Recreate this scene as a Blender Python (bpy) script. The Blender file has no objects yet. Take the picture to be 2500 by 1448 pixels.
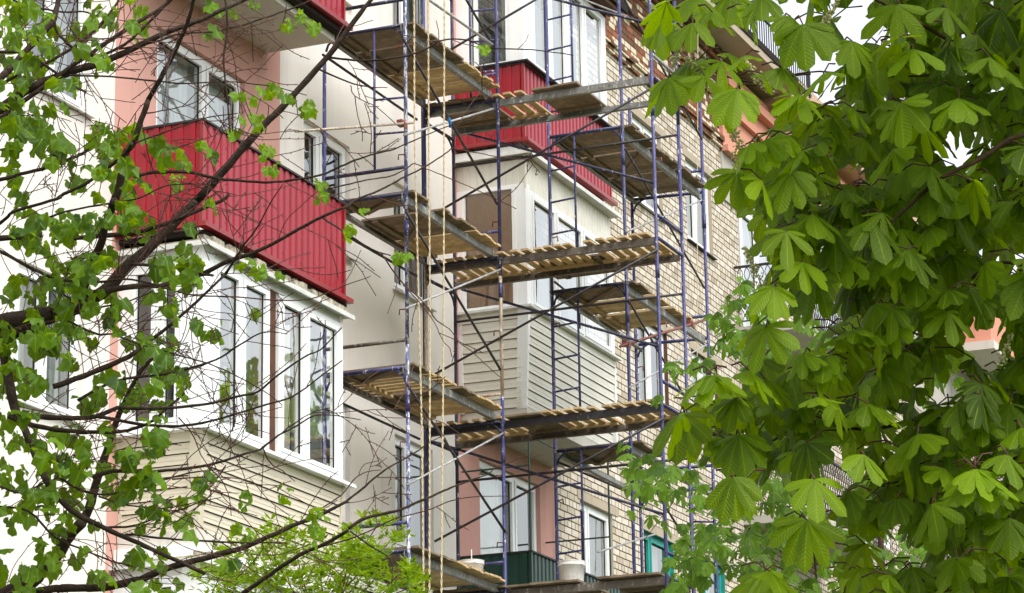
import bpy, math, random
from mathutils import Vector, Matrix
random.seed(11)
C = bpy.context.scene.collection
# ------------------------------------------------------------------ camera
F = 7154.0
yaw, pitch, roll = [math.radians(a) for a in (22.71, 15.237, -0.959)]
DV = Vector((math.cos(yaw)*math.cos(pitch), math.sin(yaw)*math.cos(pitch), math.sin(pitch)))
r0 = Vector((math.sin(yaw), -math.cos(yaw), 0)); u0 = r0.cross(DV)
RV = r0*math.cos(roll) + u0*math.sin(roll); UV_ = -r0*math.sin(roll) + u0*math.cos(roll)
cam = bpy.data.cameras.new('camera'); cam.sensor_width = 36.0; cam.lens = F/2500*36
cam.clip_end = 2000; cam.clip_start = 0.1
camo = bpy.data.objects.new('camera', cam); C.objects.link(camo)
m = Matrix(((RV.x, UV_.x, -DV.x), (RV.y, UV_.y, -DV.y), (RV.z, UV_.z, -DV.z)))
camo.matrix_world = m.to_4x4()
bpy.context.scene.camera = camo
GZ = -1.6                                        # ground level, eye height 1.6 m
def ray(px, py): return RV*((px-1250)/F) - UV_*((py-724)/F) + DV
def at(px, py, dist): return ray(px, py)*dist    # a point at a given distance in metres
def onY(px, py, y): v = ray(px, py); return v*(y/v.y)
def onX(px, py, x): v = ray(px, py); return v*(x/v.x)
# ------------------------------------------------------------------ helpers
class MB:
    def __init__(s): s.v = []; s.f = []; s.m = []; s.uv = {}; s.var = None
    def quad(s, a, b, c, d, mi=0):
        n = len(s.v); s.v += [tuple(a), tuple(b), tuple(c), tuple(d)]; s.f.append((n, n+1, n+2, n+3)); s.m.append(mi)
    def hexa(s, p, mi=0):                        # 8 corners: bottom 4 ccw, top 4 ccw
        n = len(s.v); s.v += [tuple(q) for q in p]
        for f in ((0,3,2,1),(4,5,6,7),(0,1,5,4),(1,2,6,5),(2,3,7,6),(3,0,4,7)):
            s.f.append(tuple(n+i for i in f)); s.m.append(mi)
    def box(s, x0, x1, y0, y1, z0, z1, mi=0):
        s.hexa([(x0,y0,z0),(x1,y0,z0),(x1,y1,z0),(x0,y1,z0),(x0,y0,z1),(x1,y0,z1),(x1,y1,z1),(x0,y1,z1)], mi)
    def beam(s, a, b, w, h, mi=0, up=Vector((0,0,1))):   # rectangular bar from a to b, h upward
        a = Vector(a); b = Vector(b); d = (b-a).normalized(); sd = d.cross(up).normalized()*w/2; hh = sd.cross(d).normalized()*h
        s.hexa([a-sd, a+sd, b+sd, b-sd, a-sd+hh, a+sd+hh, b+sd+hh, b-sd+hh], mi)
    def tube(s, pts, rad, n=8, mi=0, cap=True):
        pts = [Vector(p) for p in pts]
        if not isinstance(rad, (list, tuple)): rad = [rad]*len(pts)
        base = len(s.v); prev = None
        for i, p in enumerate(pts):
            d = (pts[min(i+1, len(pts)-1)] - pts[max(i-1, 0)])
            if d.length < 1e-9: d = Vector((0,0,1))
            d.normalize()
            if prev is None:
                ref = Vector((0,0,1)) if abs(d.z) < .9 else Vector((1,0,0)); u = d.cross(ref).normalized()
            else:
                u = prev - d*prev.dot(d)
                u = u.normalized() if u.length > 1e-6 else d.orthogonal().normalized()
            prev = u; w = d.cross(u)
            for k in range(n):
                a = 2*math.pi*k/n; s.v.append(tuple(p + (u*math.cos(a)+w*math.sin(a))*rad[i]))
        for i in range(len(pts)-1):
            for k in range(n):
                a = base+i*n+k; b = base+i*n+(k+1) % n; s.f.append((a, b, b+n, a+n)); s.m.append(mi)
        if cap:
            s.f.append(tuple(base+k for k in reversed(range(n)))); s.m.append(mi)
            e = base+(len(pts)-1)*n; s.f.append(tuple(e+k for k in range(n))); s.m.append(mi)
    def build(s, name, mats, parent=None, smooth=False, bevel=0):
        me = bpy.data.meshes.new(name); me.from_pydata(s.v, [], s.f)
        if not isinstance(mats, (list, tuple)): mats = [mats]
        for mt in mats: me.materials.append(mt)
        if any(s.m): me.polygons.foreach_set('material_index', s.m)
        if smooth: me.polygons.foreach_set('use_smooth', [True]*len(s.f))
        if s.uv:
            ul = me.uv_layers.new(name='UVMap'); li = 0
            for p in me.polygons:
                for vi in p.vertices: ul.data[li].uv = s.uv.get(vi, (0, 0)); li += 1
        if s.var:
            at_ = me.attributes.new('leafvar', 'FLOAT', 'POINT'); at_.data.foreach_set('value', s.var)
        me.update(); o = bpy.data.objects.new(name, me); C.objects.link(o)
        if parent is not None: o.parent = parent
        if bevel:
            b = o.modifiers.new('bevel', 'BEVEL'); b.width = bevel; b.segments = 2; b.limit_method = 'ANGLE'
        return o
def build_each(mb, name, mats, par):
    for i in range(0, len(mb.v), 8):
        q = MB(); q.v = mb.v[i:i+8]; q.f = [tuple(k-i for k in f) for f in mb.f if f[0] >= i and f[0] < i+8]; q.m = [m_ for f, m_ in zip(mb.f, mb.m) if i <= f[0] < i+8]; q.build(name, mats, par)
def tag(o, label, cat=None, group=None, kind=None):
    if label: o['label'] = label
    if cat: o['category'] = cat
    if group: o['group'] = group
    if kind: o['kind'] = kind
    return o
def thing(name, label, cat, group=None):
    o = bpy.data.objects.new(name, None); C.objects.link(o); o.empty_display_size = .2
    return tag(o, label, cat, group)
# ------------------------------------------------------------------ materials
def srgb(r, g, b):
    f = lambda c: (c/255/12.92) if c/255 <= .04045 else ((c/255+.055)/1.055)**2.4
    return (f(r), f(g), f(b), 1)
class NT:
    def __init__(s, name):
        s.m = bpy.data.materials.new(name); s.m.use_nodes = True; s.t = s.m.node_tree; s.t.nodes.clear()
        s.out = s.n('ShaderNodeOutputMaterial'); s.b = s.n('ShaderNodeBsdfPrincipled'); s.l(s.b, 0, s.out, 0)
    def n(s, ty, **kw):
        k = s.t.nodes.new(ty)
        for a, v in kw.items(): setattr(k, a, v)
        return k
    def l(s, a, ao, b, bi): s.t.links.new(a.outputs[ao], b.inputs[bi])
    def coord(s, scale=(1,1,1), which='Object'):
        c = s.n('ShaderNodeTexCoord'); mp = s.n('ShaderNodeMapping'); mp.inputs['Scale'].default_value = scale
        s.l(c, which, mp, 'Vector'); return mp
    def noise(s, vec, scale, detail=4, rough=.55):
        k = s.n('ShaderNodeTexNoise'); k.inputs['Scale'].default_value = scale; k.inputs['Detail'].default_value = detail
        k.inputs['Roughness'].default_value = rough; s.l(vec, 0, k, 'Vector'); return k
    def ramp(s, src, so, stops, interp='LINEAR'):
        k = s.n('ShaderNodeValToRGB'); e = k.color_ramp.elements; k.color_ramp.interpolation = interp
        e[0].position, e[0].color = stops[0]; e[1].position, e[1].color = stops[-1]
        for p, c in stops[1:-1]: q = e.new(p); q.color = c
        s.l(src, so, k, 0); return k
    def mix(s, fac, a, b, blend='MIX'):
        k = s.n('ShaderNodeMix', data_type='RGBA', blend_type=blend)
        for sock, v in ((0, fac), (6, a), (7, b)):
            if isinstance(v, tuple) and len(v) == 2 and not isinstance(v[0], (int, float)): s.l(v[0], v[1], k, sock)
            elif isinstance(v, (int, float)): k.inputs[sock].default_value = v
            else: k.inputs[sock].default_value = v
        return k
    def bump(s, src, so, strength, dist=.01):
        k = s.n('ShaderNodeBump'); k.inputs['Strength'].default_value = strength; k.inputs['Distance'].default_value = dist
        s.l(src, so, k, 'Height'); s.l(k, 0, s.b, 'Normal'); return k
BK = (0, 0, 0, 1); WH = (1, 1, 1, 1)
def plain(name, col, rough=.6, spec=.5, metal=0, var=.12, scale=8, bump=0, bscale=60):
    t = NT(name); v = t.coord(); nz = t.noise(v, scale)
    c2 = tuple(c*(1-var*2) for c in col[:3])+(1,)
    r = t.ramp(nz, 0, [(.3, c2), (.7, col)]); t.l(r, 0, t.b, 'Base Color')
    t.b.inputs['Roughness'].default_value = rough; t.b.inputs['Specular IOR Level'].default_value = spec; t.b.inputs['Metallic'].default_value = metal
    if bump: t.bump(t.noise(v, bscale), 0, bump)
    return t.m
def stucco(name, col, dirt):
    t = NT(name); v = t.coord(); big = t.noise(v, .7, 5, .6); fine = t.noise(v, 90, 3)
    c = t.mix((t.ramp(big, 0, [(.35, BK), (.75, WH)]), 0), col, tuple(x*.93 for x in col[:3])+(1,))
    st = t.coord((1.6, 1.6, .09)); sn = t.noise(st, 3.5, 5, .65)
    c2 = t.mix((t.ramp(sn, 0, [(.57, BK), (.8, (dirt, dirt, dirt, 1))]), 0), (c, 2), tuple(x*.62 for x in col[:3])+(1,))
    t.l(c2, 2, t.b, 'Base Color'); t.b.inputs['Roughness'].default_value = .9; t.b.inputs['Specular IOR Level'].default_value = .2
    t.bump(fine, 0, .25, .006); return t.m
def brick(name, mixed):
    t = NT(name); c = t.n('ShaderNodeTexCoord'); sp = t.n('ShaderNodeSeparateXYZ'); cb = t.n('ShaderNodeCombineXYZ'); ad = t.n('ShaderNodeMath', operation='ADD')
    t.l(c, 'Object', sp, 0); t.l(sp, 0, ad, 0); t.l(sp, 1, ad, 1); t.l(ad, 0, cb, 0); t.l(sp, 2, cb, 1)
    # slight waviness of the courses
    nz0 = t.noise(cb, 1.3, 3); sc = t.n('ShaderNodeVectorMath', operation='SCALE'); sc.inputs['Scale'].default_value = .03
    t.l(nz0, 1, sc, 0); av = t.n('ShaderNodeVectorMath', operation='ADD'); t.l(cb, 0, av, 0); t.l(sc, 0, av, 1)
    b = t.n('ShaderNodeTexBrick'); b.offset = .5; b.squash = .5; b.squash_frequency = 3
    for k, val in (('Scale', 1), ('Mortar Size', .009), ('Mortar Smooth', .25), ('Brick Width', .262), ('Row Height', .1), ('Bias', 0)): b.inputs[k].default_value = val
    b.inputs['Color1'].default_value = BK; b.inputs['Color2'].default_value = WH; b.inputs['Mortar'].default_value = (.5, .5, .5, 1)
    t.l(av, 0, b, 'Vector')
    lt = srgb(202, 193, 176)
    if mixed:
        rp = t.ramp(b, 0, [(0, srgb(134, 84, 62)), (.22, srgb(110, 80, 62)), (.4, srgb(152, 98, 70)), (.54, srgb(94, 68, 54)), (.66, srgb(220, 206, 180))], 'CONSTANT')
    else:
        rp = t.ramp(b, 0, [(0, srgb(166, 153, 134)), (.15, srgb(194, 184, 166)), (.5, lt), (1, srgb(214, 206, 192))])
    dn = t.noise(cb, 6, 5, .7); col = t.mix((t.ramp(dn, 0, [(.45, BK), (.8, (.45,.45,.45,1))]), 0), (rp, 0), srgb(150, 130, 100))
    mo = t.noise(cb, 2.3, 4); mor = t.ramp(mo, 0, [(.35, srgb(52, 38, 28)), (.7, srgb(104, 82, 62))])
    fin = t.mix((b, 1), (col, 2), (mor, 0)); t.l(fin, 2, t.b, 'Base Color')
    t.b.inputs['Roughness'].default_value = .92; t.b.inputs['Specular IOR Level'].default_value = .15
    inv = t.n('ShaderNodeMath', operation='SUBTRACT'); inv.inputs[0].default_value = 1; t.l(b, 1, inv, 1)
    t.bump(inv, 0, .9, .02); return t.m
def painted(name, col, chip, amount, chip2=None):
    """tube paint with plaster splashes, scrapes and rust"""
    t = NT(name); v = t.coord((1, 1, .35)); v2 = t.coord()
    n1 = t.noise(v, 26, 6, .75); n2 = t.noise(v2, 3.5, 4, .6); n3 = t.noise(v2, 70, 3, .6)
    base = t.mix((t.ramp(n2, 0, [(.35, BK), (.7, WH)]), 0), col, tuple(c*.55 for c in col[:3])+(1,))
    f = t.n('ShaderNodeMath', operation='ADD'); f.use_clamp = True
    t.l(n1, 0, f, 0); mm = t.n('ShaderNodeMath', operation='MULTIPLY'); mm.inputs[1].default_value = .35; t.l(n3, 0, mm, 0); t.l(mm, 0, f, 1)
    m1 = t.ramp(f, 0, [(1-amount, BK), (1-amount+.05, WH)])
    c1 = t.mix((m1, 0), (base, 2), chip)
    n4 = t.noise(v2, 9, 5, .7); m2 = t.ramp(n4, 0, [(.6, BK), (.68, WH)])
    c2 = t.mix((m2, 0), (c1, 2), chip2 or tuple(c*.5 for c in col[:3])+(1,))
    t.l(c2, 2, t.b, 'Base Color'); t.b.inputs['Roughness'].default_value = .5; t.bump(f, 0, .3, .003); return t.m
def wood(name, lightc, darkc, rough=.85):
    t = NT(name); g = t.n('ShaderNodeNewGeometry'); oi = t.n('ShaderNodeObjectInfo')
    v = t.coord(); n1 = t.noise(v, 3, 4)
    st = t.coord((3, 3, 40)); wv = t.noise(st, 4, 6, .7)
    rnd = t.ramp(g, 'Random Per Island', [(0, darkc), (1, lightc)])
    c = t.mix((t.ramp(wv, 0, [(.35, BK), (.75, WH)]), 0), (rnd, 0), tuple(x*.72 for x in darkc[:3])+(1,))
    c2 = t.mix((t.ramp(n1, 0, [(.5, BK), (.8, (.6,.6,.6,1))]), 0), (c, 2), tuple(x*.6 for x in darkc[:3])+(1,))
    t.l(c2, 2, t.b, 'Base Color'); t.b.inputs['Roughness'].default_value = rough; t.b.inputs['Specular IOR Level'].default_value = .2
    t.bump(wv, 0, .3, .004); return t.m
def glass(name, refl=.3, tint=(.92, .96, .94, 1), wav=.02):
    t = NT(name); t.t.nodes.remove(t.b)
    tr = t.n('ShaderNodeBsdfTransparent'); tr.inputs[0].default_value = tint
    gl = t.n('ShaderNodeBsdfGlossy'); gl.inputs['Roughness'].default_value = .015; gl.inputs[0].default_value = (.97, .99, .98, 1)
    mx = t.n('ShaderNodeMixShader'); lw = t.n('ShaderNodeFresnel'); lw.inputs[0].default_value = 1.5
    ma = t.n('ShaderNodeMath', operation='MULTIPLY_ADD'); ma.inputs[1].default_value = 1.6; ma.inputs[2].default_value = refl; ma.use_clamp = True
    t.l(lw, 0, ma, 0); t.l(ma, 0, mx, 0); t.l(tr, 0, mx, 1); t.l(gl, 0, mx, 2); t.l(mx, 0, t.out, 0)
    bn = t.n('ShaderNodeBump'); bn.inputs['Strength'].default_value = wav; bn.inputs['Distance'].default_value = .05
    nz = t.noise(t.coord(), 2.5, 2); t.l(nz, 0, bn, 'Height'); t.l(bn, 0, gl, 'Normal'); t.l(bn, 0, lw, 'Normal'); return t.m
def leafmat(name, c1, c2, trans, amt=.45, ribs=0, gloss=.45):
    t = NT(name); at_ = t.n('ShaderNodeAttribute'); at_.attribute_name = 'leafvar'
    cr = t.ramp(at_, 'Fac', [(0, c1), (1, c2)]); uv = t.n('ShaderNodeTexCoord'); sp = t.n('ShaderNodeSeparateXYZ'); t.l(uv, 'UV', sp, 0)
    # veins: u across (-1..1 stored as 0..1), v along
    a = t.n('ShaderNodeMath', operation='SUBTRACT'); a.inputs[1].default_value = .5; t.l(sp, 0, a, 0)
    ab = t.n('ShaderNodeMath', operation='ABSOLUTE'); t.l(a, 0, ab, 0)
    mid = t.n('ShaderNodeMath', operation='LESS_THAN'); mid.inputs[1].default_value = .014; t.l(ab, 0, mid, 0)
    col = t.mix((mid, 0), (cr, 0), tuple(min(1, x*1.15+.005) for x in c2[:3])+(1,))
    t.l(col, 2, t.b, 'Base Color'); t.b.inputs['Roughness'].default_value = gloss; t.b.inputs['Specular IOR Level'].default_value = .22
    if ribs:
        ml = t.n('ShaderNodeMath', operation='MULTIPLY_ADD'); ml.inputs[1].default_value = -.55; t.l(ab, 0, ml, 0); t.l(sp, 1, ml, 2)
        m2 = t.n('ShaderNodeMath', operation='MULTIPLY'); m2.inputs[1].default_value = ribs; t.l(ml, 0, m2, 0)
        sn = t.n('ShaderNodeMath', operation='SINE'); t.l(m2, 0, sn, 0); bp = t.bump(sn, 0, .22, .003)
    tl = t.n('ShaderNodeBsdfTranslucent')
    tc = t.mix((at_, 'Fac'), tuple(x*.7 for x in trans[:3])+(1,), trans); t.l(tc, 2, tl, 0)
    if ribs: t.l(bp, 0, tl, 'Normal')
    mx = t.n('ShaderNodeMixShader'); mx.inputs[0].default_value = amt; t.l(t.b, 0, mx, 1); t.l(tl, 0, mx, 2); t.l(mx, 0, t.out, 0); return t.m
M = {}
M['white'] = stucco('white_stucco', srgb(220, 215, 207), .5)
M['pink'] = stucco('pink_stucco', srgb(200, 154, 142), .6)
M['terracotta'] = stucco('terracotta_paint', srgb(206, 146, 124), .6)
M['greyplaster'] = stucco('grey_plaster', srgb(176, 172, 162), .8)
M['tan'] = stucco('tan_concrete', srgb(190, 160, 136), .8)
M['concrete'] = stucco('raw_concrete', srgb(172, 160, 140), .9)
M['slab'] = stucco('painted_slab', srgb(205, 200, 190), .8)
M['brick'] = brick('silicate_brick', False)
M['redbrick'] = brick('mixed_brick', True)
M['pvc'] = plain('white_pvc', srgb(235, 237, 236), .3, .5, 0, .03, 4)
M['oldwhite'] = plain('old_white_paint', srgb(214, 214, 208), .5, .4, 0, .12, 6, .2)
M['teal'] = plain('teal_paint', srgb(38, 150, 140), .5, .4, 0, .12, 5)
M['red'] = plain('red_sheet', srgb(150, 12, 32), .25, .55, 0, .06, 3)
M['redtrim'] = plain('red_trim', srgb(140, 26, 30), .3, .6, 0, .08, 5)
M['green'] = plain('dark_green_sheet', srgb(20, 64, 52), .3, .5, 0, .12, 5)
M['siding'] = plain('cream_siding', srgb(208, 199, 178), .5, .4, 0, .05, 2)
M['siding2'] = plain('pale_siding', srgb(220, 217, 204), .5, .4, 0, .07, 2)
M['darkgap'] = plain('dark_gap', srgb(50, 46, 42), .9, .1)
M['gap2'] = plain('siding_shadow_gap', srgb(122, 112, 94), .9, .1)
M['sealant'] = plain('foam_and_mortar', srgb(190, 182, 160), .9, .1, 0, .35, 14, .6, 30)
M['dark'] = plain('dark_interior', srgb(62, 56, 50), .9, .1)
M['browntin'] = plain('brown_wood', srgb(96, 62, 42), .7, .3, 0, .2, 6)
M['curtain'] = plain('net_curtain', srgb(222, 225, 222), .9, .1, 0, .06, 5)
M['greycurtain'] = plain('grey_blind', srgb(150, 154, 150), .9, .1, 0, .06, 5)
M['blind'] = plain('tan_blind', srgb(226, 176, 132), .6, .3, 0, .1, 3)
M['glass'] = glass('window_glass', .32)
M['wallglass'] = glass('wall_window_glass', .16)
M['clearglass'] = glass('clear_glass', .03)
M['blue'] = painted('blue_paint', srgb(54, 56, 108), srgb(206, 204, 206), .225)
M['bluescuffed'] = painted('scuffed_blue_paint', srgb(76, 84, 130), srgb(204, 204, 206), .31, srgb(110, 96, 90))
M['darkblue'] = painted('dark_blue_paint', srgb(38, 37, 70), srgb(190, 188, 190), .21, srgb(50, 34, 30))
M['black'] = painted('black_tube', srgb(46, 42, 46), srgb(150, 146, 144), .2)
M['silver'] = painted('galvanised_tube', srgb(164, 164, 164), srgb(210, 206, 196), .25, srgb(120, 110, 100))
M['weathered'] = painted('weathered_tube', srgb(168, 150, 128), srgb(206, 198, 186), .28, srgb(120, 92, 70))
M['rust'] = painted('rusty_steel', srgb(120, 62, 46), srgb(150, 96, 76), .25, srgb(70, 36, 28))
M['beam'] = painted('grey_angle_iron', srgb(128, 128, 122), srgb(186, 184, 176), .26, srgb(84, 76, 66))
M['darkbeam'] = painted('dark_angle_iron', srgb(108, 97, 86), srgb(166, 158, 148), .24, srgb(48, 40, 34))
M['newwood'] = wood('new_pine', srgb(216, 190, 146), srgb(182, 154, 112))
M['oldwood'] = wood('old_wood', srgb(156, 138, 114), srgb(110, 94, 76))
M['bucket'] = painted('white_plastic', srgb(232, 230, 226), srgb(205, 200, 190), .3, srgb(214, 206, 196))
M['rope'] = plain('rope', srgb(206, 190, 156), .9, .1, 0, .1, 40)
M['rag'] = plain('blue_rag', srgb(60, 130, 190), .9, .1, 0, .2, 20)
M['iron'] = plain('black_iron', srgb(44, 42, 44), .5, .4)
M['roofrail'] = plain('dark_rail', srgb(50, 50, 56), .5, .4)
M['bark'] = plain('linden_bark', srgb(70, 57, 48), .9, .2, 0, .3, 30, .6, 120)
M['twig'] = plain('young_twig', srgb(88, 56, 48), .7, .3, 0, .2, 30)
M['bark2'] = plain('chestnut_bark', srgb(84, 64, 50), .9, .2, 0, .3, 25, .5, 90)
M['linden'] = leafmat('young_leaf', srgb(30, 60, 10), srgb(102, 138, 28), srgb(166, 200, 16), .4)
M['chestnut'] = leafmat('chestnut_leaf', srgb(30, 50, 2), srgb(116, 144, 10), srgb(176, 210, 4), .46, 75, .5)
M['chestnut2'] = leafmat('pale_chestnut_leaf', srgb(32, 62, 8), srgb(92, 126, 28), srgb(140, 180, 18), .4, 75, .5)
M['bush'] = leafmat('yellow_green_leaf', srgb(62, 98, 12), srgb(120, 148, 22), srgb(156, 188, 14), .42)
M['bud'] = plain('flower_bud', srgb(206, 200, 150), .8, .2, 0, .15, 60)
M['grass'] = plain('grass_ground', srgb(74, 90, 44), .95, .1, 0, .3, 2, .4, 20)
M['asphalt'] = plain('asphalt', srgb(104, 100, 96), .95, .1, 0, .15, 5, .3, 60)
# ------------------------------------------------------------------ ground
g = MB(); g.quad((-300,-300,GZ), (400,-300,GZ), (400,400,GZ), (-300,400,GZ)); o = g.build('ground', M['grass']); tag(o, 'grassy ground under the trees beside the house', kind='structure')
g = MB(); g.quad((-20,5.0,GZ+.004), (90,5.0,GZ+.004), (90,8.2,GZ+.004), (-20,8.2,GZ+.004)); o = g.build('path', M['asphalt']); tag(o, 'asphalt path in front of the house', kind='structure')
# ------------------------------------------------------------------ building
WY = 14.6; FY = 13.64
house = thing('apartment_building', 'plastered and brick apartment house with balconies behind the scaffolding', 'building')
def xz(px, py, y=WY): v = onY(px, py, y); return v.x, v.z
def wall_piece(name, x0, x1, z0, z1, mat, holes=(), y=WY, rev=.2, revmat=None):
    b = MB(); xs = sorted({x0, x1, *[h[0] for h in holes], *[h[1] for h in holes]}); zs = sorted({z0, z1, *[h[2] for h in holes], *[h[3] for h in holes]})
    for i in range(len(xs)-1):
        for j in range(len(zs)-1):
            cx = (xs[i]+xs[i+1])/2; cz = (zs[j]+zs[j+1])/2
            if any(h[0] < cx < h[1] and h[2] < cz < h[3] for h in holes): continue
            b.quad((xs[i],y,zs[j]), (xs[i+1],y,zs[j]), (xs[i+1],y,zs[j+1]), (xs[i],y,zs[j+1]))
    for h in holes:
        a, c, d, e = h; r = y+rev
        b.quad((a,y,d), (a,y,e), (a,r,e), (a,r,d), 1); b.quad((c,y,e), (c,y,d), (c,r,d), (c,r,e), 1)
        b.quad((a,y,e), (c,y,e), (c,r,e), (a,r,e), 1); b.quad((c,y,d), (a,y,d), (a,r,d), (c,r,d), 1)
    return b.build(name, [mat, revmat or mat], house)
def obx(b, o, du, n, u0, u1, n0, n1, z0, z1, mi=0):   # box in a wall's own frame
    p = lambda u, w, z: (o[0]+du[0]*u+n[0]*w, o[1]+du[1]*u+n[1]*w, z)
    b.hexa([p(u0,n1,z0), p(u1,n1,z0), p(u1,n0,z0), p(u0,n0,z0), p(u0,n1,z1), p(u1,n1,z1), p(u1,n0,z1), p(u0,n0,z1)], mi)
XF = ((1,0),(0,-1)); YF = ((0,-1),(-1,0))            # front (along +X, facing -Y); end (along -Y from the wall, facing -X)
def window(par, org, fr, u0, u1, z0, z1, mulls=(), trans=(), w=.055, d=.06, fmat=None, sash=True, cover=None, coff=.12, name='window', cgap=0, gm=None, label=None, seals=True):
    """frame with mullions, one pane of glass, optional curtain behind it"""
    du, n = fr; fmat = fmat or M['pvc']; b = MB()
    obx(b, org, du, n, u0, u1, 0, d, z1-w, z1); obx(b, org, du, n, u0, u1, 0, d, z0, z0+w)
    obx(b, org, du, n, u0, u0+w, 0, d, z0+w, z1-w); obx(b, org, du, n, u1-w, u1, 0, d, z0+w, z1-w)
    us = [u0+w] + [q for m_ in mulls for q in (m_-w/2, m_+w/2)] + [u1-w]
    for m_ in mulls: obx(b, org, du, n, m_-w/2, m_+w/2, 0, d, z0+w, z1-w)
    for tz in trans:
        for i in range(0, len(us), 2): obx(b, org, du, n, us[i], us[i+1], 0, d-.003, tz-w/2, tz+w/2)
    if sash:
        for i in range(0, len(us), 2):
            a, c = us[i]+.006, us[i+1]-.006; e, f = z0+w+.006, z1-w-.006; s = w*.8
            obx(b, org, du, n, a, c, .012, d+.012, f-s, f); obx(b, org, du, n, a, c, .012, d+.012, e, e+s)
            obx(b, org, du, n, a, a+s, .012, d+.012, e+s, f-s); obx(b, org, du, n, c-s, c, .012, d+.012, e+s, f-s)
            if seals:                                      # dark rubber seal round the pane
                q = .009
                obx(b, org, du, n, a+s, a+s+q, .022, .036, e+s, f-s, 1); obx(b, org, du, n, c-s-q, c-s, .022, .036, e+s, f-s, 1)
                obx(b, org, du, n, a+s+q, c-s-q, .022, .036, f-s-q, f-s, 1)
    fo = b.build(name, [fmat, M['darkgap']], par)
    if label: fo['label'] = label
    child = house if par is None else fo
    pp = fo if par is house else par
    g = MB(); p = lambda u, w_, z: (org[0]+du[0]*u+n[0]*w_, org[1]+du[1]*u+n[1]*w_, z)
    for i in range(0, len(us), 2):
        k = .025+.002*i; g.quad(p(us[i],k,z0+w), p(us[i+1],k,z0+w), p(us[i+1],k,z1-w), p(us[i],k,z1-w))
    g.build('glass_pane', gm or M['glass'], pp)
    if cover:
        cmat, kind, cov = cover
        c = MB()
        if kind == 'fold':
            for (c0, c1) in cov:
                N = max(6, int((c1-c0)/.02)); ph = random.random()*6
                for i in range(N):
                    ua = c0+(c1-c0)*i/N; ub = c0+(c1-c0)*(i+1)/N
                    fa = -coff+.022*math.sin(ua*62+ph+math.sin(ua*9)*2); fb = -coff+.022*math.sin(ub*62+ph+math.sin(ub*9)*2)
                    c.quad(p(ua,fa,z0), p(ub,fb,z0), p(ub,fb,z1-cgap), p(ua,fa,z1-cgap))
        elif kind == 'flat':
            for (c0, c1) in cov: c.quad(p(c0,-coff,z0), p(c1,-coff,z0), p(c1,-coff,z1-cgap), p(c0,-coff,z1-cgap))
        elif kind == 'slats':
            for (c0, c1) in cov:
                z = z0+.02
                while z < z1-.03:
                    c.quad(p(c0,-coff+.0015,z), p(c1,-coff+.0015,z), p(c1,-coff-.0015,z+.0242), p(c0,-coff-.0015,z+.0242)); z += .025
                for uu in (c0+.18, c1-.18): obx(c, org, du, n, uu-.004, uu+.004, -coff+.014, -coff+.018, z0, z1)
        c.build('curtain' if kind != 'slats' else 'blind', cmat, pp)
    return fo
def ribs(b, org, fr, L, z0, z1, period=.14, rib=.062, dep=.015, mi=0, taper=0, phase=.02):
    """trapezoid corrugated sheet; bottom may lean by taper"""
    du, n = fr; pr_ = []; u = -phase
    while u < L:
        for uu, w in ((u, 0), (u+.006, dep), (u+.006+rib, dep), (u+.012+rib, 0)): pr_.append((min(max(uu, 0), L), w))
        u += period
    pr_.append((L, 0)); p = lambda u, w, z: (org[0]+du[0]*u+n[0]*w, org[1]+du[1]*u+n[1]*w, z)
    for (a, wa), (c, wc) in zip(pr_, pr_[1:]):
        if c-a > 1e-5: b.quad(p(a, wa+taper, z0), p(c, wc+taper, z0), p(c, wc, z1), p(a, wa, z1), mi)
def laps(b, org, fr, L0, L1, z0, z1, step=.11, dep=.016, mi=0, taper=0):
    """horizontal lap siding from z1 down to z0, leaning in by taper at the bottom; L0 shifts with the lean"""
    du, n = fr; N = max(1, round((z1-z0)/step)); st = (z1-z0)/N
    p = lambda u, w, z: (org[0]+du[0]*u+n[0]*w, org[1]+du[1]*u+n[1]*w, z)
    for i in range(N):
        zt = z1-i*st; zb = zt-st; t0 = taper*(z1-zt)/(z1-z0); t1 = taper*(z1-zb)/(z1-z0)
        zm = zt-st*.52; tm = (t0+t1)/2
        b.quad(p(L0, tm+dep*.55, zm), p(L1, tm+dep*.55, zm), p(L1, t0, zt), p(L0, t0, zt), mi)
        b.quad(p(L0, t1+dep, zb+.008), p(L1, t1+dep, zb+.008), p(L1, tm+dep*.35, zm), p(L0, tm+dep*.35, zm), mi)
        b.quad(p(L0, t1, zb+.012), p(L1, t1, zb+.012), p(L1, t1+dep, zb+.008), p(L0, t1+dep, zb+.008), mi)
        b.quad(p(L0, t1-.002, zb), p(L1, t1-.002, zb), p(L1, t1-.002, zb+.014), p(L0, t1-.002, zb+.014), 1)  # dark strip: the shadow line under each lap, put in as colour
# wall zones ---------------------------------------------------------
def hole(x0, x1, z0, z1): return (x0, x1, z0, z1)
H_L = []                                             # left white wall: two windows
ax0 = 22.80; 
H_L = [hole(22.80, 24.0, 6.36, 7.72), hole(22.80, 24.0, 9.52, 10.9), hole(22.80, 24.0, 3.2, 4.55), hole(18.6, 19.9, 6.36, 7.72), hole(18.6, 19.9, 9.52, 10.9)]
H_P1 = [hole(25.34, 27.30, 8.55, 10.93), hole(25.34, 27.30, 5.4, 7.75), hole(25.34, 27.30, 2.2, 4.6), hole(25.34, 27.30, 11.75, 14.1)]
H_W = [hole(28.74, 29.95, z, z+1.38) for z in (3.2, 6.38, 9.56, 12.75)] + [hole(31.17, 32.28, z, z+1.38) for z in (3.15, 6.31, 9.5, 12.68)]
H_P2 = [hole(33.71, 35.74, 5.35, 7.88), hole(33.71, 35.74, 8.6, 11.05), hole(33.71, 35.74, 2.2, 4.7)]
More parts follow.
